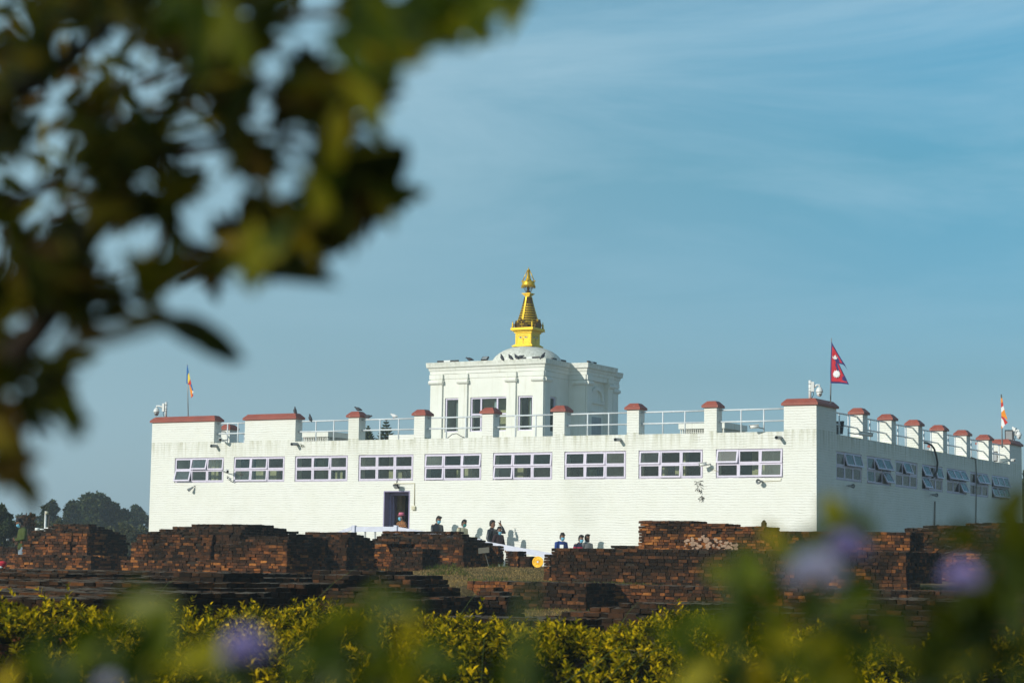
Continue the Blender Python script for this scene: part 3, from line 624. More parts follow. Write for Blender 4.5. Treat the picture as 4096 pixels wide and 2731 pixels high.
for k in range(-1, NR):
    f = k/(NR-1); z = zb_+(zt_-zb_)*(f if f > 0 else f*.9); r = (.135+.30*(1-f)**1.15) if k >= 0 else .44; th = (zt_-zb_)/NR*.60
    mb = MB(); mb.lathe([(r*.55, -th/2), (r, -th/2), (r*1.01, -th*.2), (r*.985, th*.3), (r*.93, th/2), (r*.55, th/2)], (DXc, DY, z), 28); mb.build('spire_ring', 'goldring', spire, smooth=False)
mb = MB()   # ribbons down the four sides of the ringed cone
for ax, sg in ((1, -1), (1, 1), (0, 1), (0, -1)):
    L = []
    for f in np.linspace(0, 1, 9):
        r = .155+.295*(1-f)**1.15; w2 = .045-.02*f; z = zb_+(zt_-zb_)*f
        for dd in (-w2, w2): L.append((DXc+dd, DY+sg*(r+.01), z) if ax == 1 else (DXc+sg*(r+.01), DY+dd, z))
    mb.add(L, [(2*k, 2*k+1, 2*k+3, 2*k+2) for k in range(8)])
    c_ = (DXc, DY+sg*.44, zb_+.06) if ax == 1 else (DXc+sg*.44, DY, zb_+.06); mb.ball(c_, .07 if ax == 1 else .025, .025 if ax == 1 else .07, .07, 10, 6)
mb.build('ribbon', 'gold', spire)
mb = MB(); z = zt_+.03
for r, a, b in ((.10, 0, .03), (.13, .03, .055), (.16, .06, .09), (.19, .093, .115)): mb.box(DXc-r, DXc+r, DY-r, DY+r, z+a, z+b)
mb.build('lotus_capital', 'gold', spire)
zu = float(atY(2118, zy(240), DY)[2]); zu1 = float(atY(2118, zy(198), DY)[2]); zc1 = z+.115
mb = MB(); mb.lathe([(.03, 0), (.07, .05), (.06, .11), (.035, .16), (.03, zu-zc1+.05)], (DXc, DY, zc1), 14)
for k in range(6):
    th = k*math.pi/3+.3; mb.tube([(DXc+.08*math.cos(th), DY+.08*math.sin(th), zc1), (DXc+.20*math.cos(th), DY+.20*math.sin(th), zu+.02)], .010, 6)
mb.build('umbrella_stem', 'golddk', spire, smooth=True)
mb = MB(); mb.lathe([(.27, 0), (.275, .03), (.25, .05), (.245, (zu1-zu)*.7), (.22, zu1-zu), (.16, zu1-zu+.01)], (DXc, DY, zu), 28)
for k in range(28):
    th = 2*math.pi*k/28; mb.tube([(DXc+.265*math.cos(th), DY+.265*math.sin(th), zu+.01), (DXc+.265*math.cos(th), DY+.265*math.sin(th), zu-.07)], [.015, .010], 5)
mb.build('umbrella', 'gold', spire, smooth=False)
ztip = float(atY(2121, 1068, DY)[2])
mb = MB(); Hh = ztip-zu1; mb.lathe([(.13, 0), (.10, .08), (.075, .14), (.085, .17), (.06, .21), (.065, .24), (.045, .30), (.05, .33), (.03, .45), (.02, Hh*.78), (.05, Hh*.79), (.055, Hh*.82), (.02, Hh*.87), (.004, Hh)], (DXc, DY, zu1), 18)
for k in range(4):
    th = k*math.pi/2+.35; mb.tube([(DXc+.235*math.cos(th), DY+.235*math.sin(th), zu1-.01), (DXc+.04*math.cos(th), DY+.04*math.sin(th), zu1+Hh*.78)], .018, 6)
    mb.ball((DXc+.245*math.cos(th), DY+.245*math.sin(th), zu1), .035, .035, .03, 8, 6)
mb.build('pinnacle', 'gold', spire, smooth=True)
# painted watchful eyes on two faces
def flat(mb, pts, plane, off):
    P = [((DXc+u, DY-hw-off, zt0+v) if plane == 'f' else (DXc+hw+off, DY+u, zt0+v)) for u, v in pts]; mb.add(P, [tuple(range(len(P)))])
def line(mb, pts, w, plane, off):
    for (u0, v0), (u1, v1) in zip(pts[:-1], pts[1:]):
        d = np.array([u1-u0, v1-v0]); L = np.linalg.norm(d)+1e-9; n = np.array([-d[1], d[0]])/L*w/2; e = d/L*w*.3
        flat(mb, [(u0-n[0]-e[0], v0-n[1]-e[1]), (u1-n[0]+e[0], v1-n[1]+e[1]), (u1+n[0]+e[0], v1+n[1]+e[1]), (u0+n[0]-e[0], v0+n[1]-e[1])], plane, off)
ey, ik, rd = MB(), MB(), MB(); hh = zt1-zt0
for pl in 'fr':
    for s2 in (-1, 1):
        c0 = s2*.115; top = [(c0+s2*(-.085+.17*t), hh*.60+.035*math.sin(math.pi*t)**.8) for t in np.linspace(0, 1, 9)]
        bot = [(c0+s2*(-.085+.17*t), hh*.60-.028*math.sin(math.pi*t)) for t in np.linspace(1, 0, 9)]
        flat(ey, top+bot, pl, .004); line(ik, top, .014, pl, .008); line(ik, bot, .006, pl, .008)
        flat(ik, [(c0+.024*math.cos(a), hh*.60+.006+.022*math.sin(a)) for a in np.linspace(0, 6.1, 12)], pl, .007)
        line(ik, [(c0+s2*(-.10+.21*t), hh*.60+.055+.045*math.sin(math.pi*(t*.9+.08))) for t in np.linspace(0, 1, 9)], .010, pl, .006)
    line(ik, [(.03*math.cos(a)*(1-a/12), hh*.44+.03*math.sin(a)*(1-a/12)) for a in np.linspace(-1, 6, 14)]+[(0, hh*.34), (-.012, hh*.26), (.004, hh*.16), (-.004, hh*.06)], .011, pl, .006)
    flat(rd, [(.012*math.cos(a), hh*.76+.016*math.sin(a)) for a in np.linspace(0, 6, 8)], pl, .006)
ey.build('painted_eye', 'eye', spire); ik.build('painted_outline', 'ink', spire); rd.build('painted_tilak', 'redp', spire)
# ================================================================ RUINS (brick by brick)
CUBE_F = np.array([(0, 3, 2, 1), (4, 5, 6, 7), (0, 1, 5, 4), (1, 2, 6, 5), (2, 3, 7, 6), (3, 0, 4, 7)])
def brick_cloud(B, jit):
    """B rows: x0,x1,y0,y1,z0,z1 -> cube vertices with worn corners"""
    B = np.asarray(B, float); n = len(B)
    ix = np.array([[0, 2, 4], [1, 2, 4], [1, 3, 4], [0, 3, 4], [0, 2, 5], [1, 2, 5], [1, 3, 5], [0, 3, 5]])
    V = B[:, ix]; V = V+rng.normal(0, jit, V.shape); F = (CUBE_F[None]+8*np.arange(n)[:, None, None]).reshape(-1, 4)
    return V.reshape(-1, 3), F
def ruin(name, label, layers, m='ruinA', ch=.065, bl=.20, jit=.0035, cat='ruined wall', ragged=.3, group=None, face=.0):
    """layers: (x0,x1,y0,y1,z0,z1). Courses of single bricks round a dark core."""
    B = []; MI = []; core = MB(); L = sorted(layers, key=lambda l: l[4])
    for lay_ in L:
        (x0, x1, y0, y1, z0, z1) = lay_[:6]; nb = len(B)
        nc = max(1, int(round((z1-z0)/ch))); h = (z1-z0)/nc
        for c in range(nc):
            za, zb = z0+c*h, z0+(c+1)*h-.010
            top = c == nc-1
            e = rng.normal(0, .007); off = rng.uniform(0, bl)
            for side in range(4):
                lo, hi = (x0, x1) if side % 2 == 0 else (y0, y1)
                p = lo-off
                while p < hi:
                    w = bl*rng.choice([.5, .55, 1, 1, .8])*rng.uniform(.9, 1.1); a, b = max(lo, p), min(hi, p+w-.013); p += w
                    if b-a < .04: continue
                    if top and rng.random() < ragged*.35: continue
                    out = e+rng.normal(0, .006)+(-.045 if rng.random() < .03 else 0); dz = rng.normal(0, .0015); dp = .13
                    if side == 0: B.append((a, b, y0-out, y0+dp, za+dz, zb+dz))
                    elif side == 2: B.append((a, b, y1-dp, y1+out, za+dz, zb+dz))
                    elif side == 1: B.append((x1-dp, x1+out, a, b, za+dz, zb+dz))
                    else: B.append((x0-out, x0+dp, a, b, za+dz, zb+dz))
            # capping bricks so the exposed tops read as masonry
        nx = max(1, int((x1-x0)/.24)); ny = max(1, int((y1-y0)/.12))
        if nx*ny < 2600:
            for i in range(nx):
                for j in range(min(ny, 14)):
                    if rng.random() < .12: continue
                    a = x0+(x1-x0)*i/nx+(j % 2)*.08; bq = y0+.13+j*.12; 
                    if bq > y1-.1: continue
                    dz = rng.normal(0, .003); B.append((a+.003, min(x1-.02, a+(x1-x0)/nx-.003), bq, bq+.115, z1-.05+dz, z1-.006+dz))
        MI += [1 if len(lay_) > 6 else 0]*(len(B)-nb)
        if x1-x0 > .2 and y1-y0 > .2: core.box(x0+.05, x1-.05, y0+.05, y1-.05, z0-.001, z1-.028, skip='')
    V, F = brick_cloud(B, jit)
    root = npmesh(name, V, F, [m, 'ruinC'], midx=np.repeat(MI, 6)); tag(root, label, cat, group)
    core.build('mortar_core', 'core', root)
    return root
def corner(px, py, d): return atD(px, py, d)
def xof(px, py, Y): return float(atY(px, py, Y)[0])
def zof(px, py, Y): return float(atY(px, py, Y)[2])
def yof(px, py, X): return float(atX(px, py, X)[1])
def stepped(x0, x1, y0, y1, z0, z1, n, ins, ix0=1, ix1=1, iy0=1, iy1=1):
    out = []; h = (z1-z0)/n
    for k in range(n):
        e = ins*k; out.append((x0+e*ix0, x1-e*ix1, y0+e*iy0, y1-e*iy1, z0+k*h, z0+(k+1)*h))
    return out
# --- far left stupa base behind, with plinth
P = corner(345, 2220, 52); Y = P[1]; x1 = P[0]
xl = xof(100, 2217, Y); zt = zof(345, 2131, Y); zl = P[2]; yd = yof(512, 2155, x1)
p1 = corner(363, 2262, 51.6); pz = p1[2]-.25
xr = xof(281, 2170, Y); xr2 = xof(290, 2170, Y)
lay = [(xof(57, 2262, p1[1]), p1[0], p1[1], yd+.5, pz, zl)]
zm_ = zl+(zt-zl)*.62
lay += [(xl-.1, xr, Y, yd, zl, zm_-.07), (xr2, x1, Y+.02, yd, zl, zm_-.07), (xr-.05, xr2+.05, Y+.25, yd, zl, zt), (xl-.12, xr, Y-.05, yd+.04, zm_-.07, zm_), (xr2, x1+.05, Y-.03, yd+.04, zm_-.07, zm_),
        (xl+.05, xr, Y+.03, yd-.05, zm_, zt), (xr2, x1-.03, Y+.03, yd-.05, zm_, zt)]
za = zt; tops = [(125, 480, .05), (180, 500, .10), (205, 470, .16), (230, 425, .22)]
for k, (a, b, q) in enumerate(tops):
    lay.append((xof(a, 2120, Y+q*3+.1), x1-.12-.12*k, Y+q*2+.15, yd-(yd-Y)*.11*(k+1), za+k*.062, za+(k+1)*.062, 1))
ruin('stupa_base', 'low square brick stupa base with a plinth, beside the man in the green jumper', lay, 'ruinA', cat='brick ruin')
# --- middle left stupa base (rear part, long front)
P = corner(958, 2255, 46.5); Y = P[1]; x1 = P[0]; z0 = -.75
xl = xof(541, 2200, Y); zt = zof(800, 2136, Y); yd = yof(1290, 2150, x1); xa, xb = xof(845, 2170, Y), xof(862, 2170, Y)
zm_ = zof(700, 2168, Y)
lay = [(xl-.25, x1+.5, Y-.22, yd, z0, zof(700, 2240, Y)), (xl-.1, xa, Y-.02, yd, zof(700, 2240, Y), zm_), (xa, x1, Y+.3, yd, zof(700, 2240, Y), zt), (xb, x1, Y, Y+.5, zof(700, 2240, Y), zt), (xl, xa, Y+.05, yd-.1, zm_, zt)]
for k, (a, b, q) in enumerate([(590, 1130, .1), (630, 1100, .3), (690, 1060, .55), (765, 1020, .8)]):
    lay.append((xof(a, 2120, Y+q), x1-.05-.12*k, Y+q, yd-(yd-Y)*.11*(k+1), zt+k*.065-.002*k, zt+(k+1)*.065-.002, 1))
ruin('stupa_base', 'wide dark stepped brick stupa base below the left end of the white temple', lay, 'ruinA', cat='brick ruin')
# --- its nearer corner block with the deep shaded side
P = corner(1143, 2335, 42.5); Y = P[1]; x1 = P[0]; z0 = P[2]-.2
zt = zof(1143, 2178, Y); xl = xof(855, 2200, Y); yd = yof(1300, 2185, x1)
zs = zof(1143, 2240, Y)
lay = stepped(xl-.25, x1+.04, Y-.10, yd, z0, zs, 3, .045, .5, .3, 1, 0)+[(xl, x1, Y+.03, yd, zs, zt)]
for k, (a, b, q) in enumerate([(930, 1200, .1), (965, 1180, .3), (985, 1150, .5)]): lay.append((xof(a, 2165, Y+q), x1-.08-.12*k, Y+q, yd-(yd-Y)*.11*(k+1), zt+k*.062, zt+(k+1)*.062, 1))
ruin('stupa_base', 'projecting brick corner block with a wide black shaded side, left of the grassy mound', lay, 'ruinB', cat='brick ruin')
# --- block right of it
P = corner(1386, 2245, 49); Y = P[1]; x1 = P[0]; zt = zof(1386, 2156, Y); xl = xof(1198, 2180, Y); yd = yof(1500, 2165, x1)
xq, xq2 = xof(1300, 2180, Y), xof(1312, 2180, Y)
lay = [(xl-.1, x1+.08, Y-.12, yd, -.7, zof(1386, 2230, Y)), (xl, x1, Y+.22, yd, zof(1386, 2230, Y), zt), (xl, xq, Y, Y+.3, zof(1386, 2230, Y), zt), (xq2, x1, Y, Y+.3, zof(1386, 2230, Y), zt)]
for k, (a, b, q) in enumerate([(1190, 1480, .15), (1205, 1455, .35), (1220, 1430, .55)]): lay.append((xof(a, 2140, Y+q), x1-.05-.1*k, Y+q, yd-(yd-Y)*.11*(k+1), zt+k*.062, zt+(k+1)*.062, 1))
ruin('stupa_base', 'narrow brick stupa base between the corner block and the grassy mound', lay, 'ruinA', cat='brick ruin')
# --- centre stupa base below the doorway
P = corner(1852, 2250, 50.5); Y = P[1]; x1 = P[0]; z0 = P[2]-.35; zt = zof(1852, 2176, Y); xl = xof(1656, 2210, Y); yd = yof(1992, 2200, x1)
lay = [(xl, x1, Y, yd, z0, zt), (xl-.25, x1+.08, Y-.08, Y+.5, z0, z0+.38)]
for k, (a, b, q) in enumerate([(1470, 1960, .05), (1490, 1925, .25), (1505, 1900, .4), (1525, 1815, .6), (1534, 1790, .8)]):
    lay.append((xof(a, 2150, Y+q), x1-.02-.13*k, Y+q, yd-(yd-Y)*.11*(k+1), zt+k*.068-.001, zt+(k+1)*.068-.002, 1))
lay.append((xof(1440, 2190, Y+.9), xof(1660, 2190, Y+.9), Y+.9, yd+.4, -.4, zt))
ruin('stupa_base', 'broad stepped brick stupa base with grass at its foot, below the temple doorway', lay, 'ruinB', cat='brick ruin')
def low_wall(pl, pr, pyt, pyb, d, depth, label, m='ruinA', z0=None, steps=1, **k):
    P = corner(pr, pyb, d); Y = P[1]; x1 = P[0]; x0 = xof(pl, pyb, Y); zt = zof((pl+pr)/2, pyt, Y); zb = P[2]-.25 if z0 is None else z0
    lay = [(x0, x1, Y, Y+depth, zb, zt)] if steps == 1 else stepped(x0, x1, Y, Y+depth, zb, zt, steps, .07)
    return ruin('brick_wall', label, lay, m, **k)
low_wall(1565, 1690, 2192, 2240, 48.5, .8, 'small black box-like brick pier on the left of the grassy mound', 'ruinC')
low_wall(1968, 1992, 2181, 2215, 51.5, .3, 'narrow upright brick stub behind the notice board', 'ruinB')
low_wall(2021, 2070, 2202, 2262, 51.0, .45, 'small square brick pier under the white handrail', 'ruinA')
low_wall(2080, 2118, 2223, 2264, 50.6, .4, 'lowest brick stub left of the golden wheel', 'ruinC')
low_wall(2176, 2200, 2215, 2275, 45.0, .4, 'broken brick stub between the golden wheel and the long wall', 'ruinA')
low_wall(1560, 1930, 2178, 2260, 52.6, .3, 'dark brick footing behind the notice board', 'ruinC')
# --- far left low wall
low_wall(-260, 150, 2184, 2262, 60.5, .7, 'long low brick wall at the far left edge, behind the man', 'ruinB')
# --- the long wall on the right with the upper wall standing on it
P = corner(2205, 2318, 43); Y = P[1]; x0 = P[0]; zb = P[2]; zt = zof(2205, 2190, Y); x1 = xof(3624, 2300, Y)
ruin('brick_wall', 'long moss-blackened brick retaining wall right of the golden wheel', [(x0-.14, x1+.05, Y-.10, Y+.7, zb-.4, zb+.06), (x0, x1, Y, Y+2.2, zb+.06, zt)], 'ruinA', ragged=.12)
Y2 = float(corner(2555, 2186, 44.6)[1]); xa = xof(2555, 2150, Y2); zt2 = zof(2555, 2080, Y2); lay = []
xb = xof(2900, 2100, Y2); xc = xof(3060, 2100, Y2); xd = xof(3640, 2150, Y2)
lay = [(xa, xd, Y2, Y2+.9, zt-.02, zt2-.22), (xa, xb+.9, Y2+.01, Y2+.88, zt2-.22, zt2-.12), (xa, xb, Y2+.02, Y2+.86, zt2-.12, zt2-.06), (xa, xb-.8, Y2+.02, Y2+.86, zt2-.06, zt2)]
ruin('brick_wall', 'taller brick wall with bare orange bricks and a pale lime patch, on top of the long wall', lay, 'ruinB', ragged=.12)
mb = MB()
for _ in range(70):       # lime residue on its face
    u = rng.random(); x = xof(2740+u*210, 2150, Y2); z = zt+.02+rng.random()*.30*(1-abs(u-.35)); w_ = rng.uniform(.015, .05); a_ = rng.uniform(0, 3.1, 1)[0]; mb.add([(x+w_*1.5*math.cos(q)*rng.uniform(.5, 1), Y2-.026-.01*rng.random(), z+w_*math.sin(q)*rng.uniform(.5, 1)) for q in np.linspace(0, 5.5, 7)], [tuple(range(7))])
o = mb.build('lime_patch', 'limewash'); o.parent = bpy.data.objects['brick_wall.008'] if 'brick_wall.008' in bpy.data.objects else None
low_wall(2445, 2556, 2180, 2200, 45.2, .5, 'thin brick course running up to the taller wall', 'ruinC', z0=zt-.02)
mb = MB(); c = atY(3056, 2099, Y2+.4); mb.box(c[0]-.045, c[0]+.045, c[1]-.05, c[1]+.05, c[2]-.06, c[2]+.06); mb.lathe([(.05, 0), (.035, .03), (.01, .05)], (c[0], c[1], c[2]+.06), 8)
tag(mb.build('marker_stone', 'core'), 'tiny dark upright stone standing on top of the taller wall', 'stone')
# mound-like ruin at far right
P = corner(3740, 2340, 46); Y3 = P[1]
lay = [(P[0]-.9, P[0]+6, Y3+.6, Y3+4, -.6, zof(3740, 2112, Y3+.6))]
lay += [(P[0]-.55, P[0]+5, Y3+.9, Y3+3.6, lay[0][5], lay[0][5]+.07), (P[0]+.3, P[0]+4.3, Y3+1.2, Y3+3.3, lay[0][5]+.07, lay[0][5]+.14), (P[0]+.2, P[0]+2.6, Y3+.2, Y3+.7, -.6, .35), (P[0]+1.6, P[0]+5, Y3-.3, Y3+.3, -.6, .12)]
ruin('stupa_base', 'rounded crumbling brick mound at the right, beyond the end of the long wall', lay, 'ruinA', cat='brick ruin', jit=.012)
# --- terrace walls in front of the long wall
P = corner(2107, 2402, 40); Y = P[1]; x0 = P[0]; zt3 = zof(2107, 2329, Y); x1 = xof(3900, 2402, Y)
ruin('brick_wall', 'low terrace wall of reddish bricks below the grass strip', [(x0, x1, Y, Y+1.3, P[2]-.3, zt3)], 'ruinB', ragged=.25)
P = corner(1868, 2350, 39.2); x0 = P[0]; Y = P[1]; zt4 = zof(1900, 2321, Y)
ruin('brick_wall', 'low brick edge holding the straw-coloured grassy mound', [(x0, x0+2.6, Y, Y+1.2, -1.1, zt4)], 'ruinA')
# nearer ledges: big readable bricks, stepping back
def ledges(name_label, pl, pr, ytop, n, d, back, m, dy=20, shrink=(0, 0), depth=1.6, bottom=-1.5):
    P = corner(pl, ytop+n*dy, d); Y = P[1]; lay = []; x0 = P[0]; x1 = xof(pr, ytop+n*dy, Y); zt = zof(pl, ytop, Y+back*(n-1)); zb = P[2]; h = (zt-zb)/n
    lay.append((x0-.02, x1+.04, Y-.02, Y+depth, bottom, zb))
    for k in range(n): lay.append((x0+shrink[0]*k, x1-shrink[1]*k, Y+back*k, Y+depth, zb+h*k, zb+h*(k+1)))
    return ruin('brick_ledge', name_label, lay, m, ch=.068, bl=.25, jit=.004, cat='brick ruin', ragged=.2)
ledges('stepped dark brick ledges in front of the terrace wall, above the middle of the hedge', 2130, 2760, 2400, 4, 27, .16, 'ruinC', 20, (.35, .1), 3)
ledges('stepped brick ledges half hidden behind blurred leaves at the right', 2900, 4250, 2380, 5, 27, .16, 'ruinC', 20, (.25, 0), 3)
ledges('flat-topped brick ledge just above the hedge below the dark stairs', 1700, 2240, 2462, 1, 20.5, .1, 'ruinC', 24, (0, 0), .9, -1.5)
ledges('short brick ledge near the foot of the black stairs', 1868, 2020, 2345, 3, 33, .16, 'ruinC', 17, (.1, .2), .6)
# black stairs stepping down to the right
def stair(label, pts, d, depth, m='ruinC', xl=None, bottom=-1.6):
    P = corner(pts[-1][0], pts[-1][1], d); Y = P[1]; lay = []; x0 = xof(xl, pts[0][1], Y); prev = bottom
    for px, py in reversed(pts):
        z = zof(px, py, Y); lay.append((x0, max(x0+.4, xof(px, py, Y+depth)), Y+.02*len(lay), Y+depth, prev, z)); prev = z
    return ruin('brick_stair', label, lay, m, ch=.066, bl=.24, cat='brick ruin', ragged=.2)
stair('tall black brick stairs stepping down to the right below the grassy mound', [(1652, 2284), (1770, 2302), (1792, 2319), (1798, 2338), (1840, 2352), (1930, 2390)], 31, 1.2, xl=1240)
stair('front flight of dark brick steps in front of the black stairs', [(1520, 2301), (1500, 2320), (1600, 2350), (1690, 2368), (1790, 2400)], 29, .9, xl=1235)
stair('flat brick platform with stepped right end in the left middle', [(1390, 2336), (1275, 2353), (1243, 2383)], 25, 1.0, xl=1000)
# left near ledges
ledges('long dark brick ledge below the stupa bases at the left', -300, 1000, 2268, 2, 34, .5, 'ruinC', 15, (0, .9), 3.2)
stair('reddish brick block end showing between ledges and grass', [(1054, 2292), (1054, 2330)], 29, 1.0, 'ruinA', xl=690)
stair('left brick terrace with a lit broken corner', [(560, 2300), (690, 2316), (905, 2366)], 26, 1.6, 'ruinC', xl=-300)
ledges('broad flat brick ledge at the left with small reddish steps', -300, 495, 2310, 2, 23, .45, 'ruinA', 20, (0, .15), 3)
ledges('nearest flat brick ledge at the left edge above the hedge', -300, 470, 2352, 1, 20, .5, 'ruinC', 20, (0, 0), 2.4)
ledges('lowest brick ledge at the left, touching the hedge', -300, 250, 2378, 1, 18, .5, 'ruinA', 20, (0, 0), 1.5)
# ================================================================ WALKWAY + HANDRAIL
mb = MB()
xs_ = [XL+4, -15.9, -13.8, -7.6, -5, 8]; zs_ = [-.9, -.12, -.12, -.78, -.85, -.85]
for i in range(1, 3): mb.box(0, 0, 0, 0, 0, 0) if False else None
V = []
for x, z in zip(xs_[1:], zs_[1:]):
    V += [(x, -1.6, z), (x, -.02, z), (x, -1.6, z-.5), (x, -.02, z-.5)]
F_ = []
for i in range(len(xs_)-2):
    a = 4*i; F_ += [(a, a+1, a+5, a+4), (a, a+4, a+6, a+2)]
F_ += [(0, 2, 3, 1)]
mb.add(V, F_); tag(mb.build('walkway', 'path'), kind='structure')
YR = -1.75
pR = [atY(x, y, YR) for x, y in ((1412, 2112), (1586, 2112), (1922, 2167), (2080, 2196), (2230, 2222))]
rail = empty('handrail', (float(pR[0][0]), YR, -.3), 'white painted timber handrail sloping down beside the temple ramp', 'handrail')
mb = MB()
for a, b in zip(pR[:-1], pR[1:]):
    c = (a+b)/2; h = (b-a)/2; mb.obox((c[0], YR, c[2]-.03), (h[0], 0, h[2]), (0, .03, 0), (0, 0, .085))
mb.obox((pR[0][0]-.5, YR, pR[0][2]-.15), (.45, 0, .15), (0, .03, 0), (0, 0, .06))
mb.build('top_rail', 'railpaint', rail)
for px, py in ((1415, 2100), (1583, 2100), (1917, 2154), (2230, 2212)):
    a = atY(px, py, YR-.05); mb = MB(); mb.box(a[0]-.06, a[0]+.06, YR-.09, YR+.04, -1.1, a[2]); mb.build('post', 'railpaint', rail)
for px, py in ((1459, 2120), (1499, 2120), (2036, 2205), (2070, 2210), (2160, 2230)):
    a = atY(px, py, YR+.02); mb = MB(); mb.box(a[0]-.025, a[0]+.025, YR+.031, YR+.07, -1.1, a[2]); mb.build('baluster', 'grey', rail)
# golden wheel
c = atD(2152, 2247, 49.6); wh = empty('golden_wheel', tuple(c), 'round golden wheel with a pale hub on the ground below the white handrail', 'wheel')
r = .125; fwd = -AX[2]; Rg = AX[0]; Ug = AX[1]
def disc(mb, c, r0, r1, nrm, th, n=24, wav=0):
    u = np.cross(nrm, [0, 0, 1.]); u /= np.linalg.norm(u); v = np.cross(nrm, u); rings = []
    for rr_, t_ in ((r0, 0), (r1, 0), (r1, th), (r0, th)):
        rings.append([c+(u*math.cos(2*math.pi*k/n)+v*math.sin(2*math.pi*k/n))*rr_*(1+wav*((k % 3) == 0))+nrm*(t_+wav*.1*(k % 2)) for k in range(n)])
    rings.append(rings[0]); mb.loft(rings, cap=False)
nrm = np.array([.25, -.95, .15]); nrm /= np.linalg.norm(nrm)
mb = MB(); disc(mb, c, .02, r, nrm, .02, 30, .03)
for k in range(8):
    u = np.cross(nrm, [0, 0, 1.]); u /= np.linalg.norm(u); v = np.cross(nrm, u); d_ = u*math.cos(k*math.pi/4)+v*math.sin(k*math.pi/4)
    mb.obox(c+d_*.075+nrm*.026, d_*.042, np.cross(d_, nrm)*.012, nrm*.008)
mb.build('wheel_disc', 'plastic_y', wh)
mb = MB(); disc(mb, c+nrm*.022, .001, .024, nrm, .02, 14); mb.build('hub', 'white', wh)
mb = MB(); disc(mb, c+nrm*.004, r-.015, r+.012, nrm, .03, 30); mb.build('rim', 'plastic_y', wh)
# notice board
c = atD(1935, 2200, 46); nb = empty('notice_board', (c[0], c[1], gz(c[0], c[1])), 'small blank weathered notice board on a thin post in the grass', 'sign')
mb = MB(); u = Rg*.125+Ug*.0; mb.obox(c, Rg*.125+Ug*.012, Ug*.062, AX[2]*.01); mb.build('board', 'signb', nb)
b = atD(1955, 2263, 46.1); mb = MB(); mb.tube([c+AX[2]*.03+Ug*.05, b], .009, 6); mb.build('post', 'signb', nb)
# ================================================================ PEOPLE
def skin_mesh(V, E_, R_, sub=1):
    me = bpy.data.meshes.new('t'); me.from_pydata(V, E_, []); o = bpy.data.objects.new('t', me); COL.objects.link(o)
    o.modifiers.new('s', 'SKIN')
    if not me.skin_vertices: return None
    for i, r in enumerate(R_): me.skin_vertices[0].data[i].radius = (r, r)
    me.skin_vertices[0].data[0].use_root = True
    q = o.modifiers.new('u', 'SUBSURF'); q.levels = sub; q.render_levels = sub
    bpy.context.view_layer.update()
    dg = bpy.context.evaluated_depsgraph_get(); ev = o.evaluated_get(dg); m2 = ev.to_mesh()
    vs = [tuple(v.co) for v in m2.vertices]; fs = [tuple(p.vertices) for p in m2.polygons]; ev.to_mesh_clear()
    bpy.data.objects.remove(o); bpy.data.meshes.remove(me); return vs, fs
def hand(mb, w, d, up, curl=.5, point=False):
    """palm and five fingers. w wrist, d direction of the hand, up = back-of-hand side"""
    w, d, up = (np.array(q, float) for q in (w, d, up)); d /= np.linalg.norm(d); s_ = np.cross(d, up); s_ /= np.linalg.norm(s_); up = np.cross(s_, d)
    mb.loft([[w+d*a+s_*b*math.cos(t)+up*c*math.sin(t) for t in np.linspace(0, 2*math.pi, 9)[:-1]] for a, b, c in ((-.01, .024, .018), (.03, .036, .015), (.075, .040, .013), (.09, .036, .009))])
    for k, L in enumerate((.066, .076, .07, .055)):
        b = w+d*.086+s_*(.029-.0195*k); c = 0 if (point and k == 0) else curl; p = [b]; dd = d.copy()
        for j in range(3):
            dd = dd*math.cos(c)-up*math.sin(c); dd /= np.linalg.norm(dd); p.append(p[-1]+dd*L*(.42, .33, .25)[j])
        mb.tube(p, [.0095, .0085, .008, .0065], 6)
    b = w+d*.02+s_*.03; t1 = b+(d*.5+s_*.8-up*.2)*.036; t2 = t1+(d*.85+s_*.3-up*.3)*.03; mb.tube([b, t1, t2], [.012, .010, .007], 6)
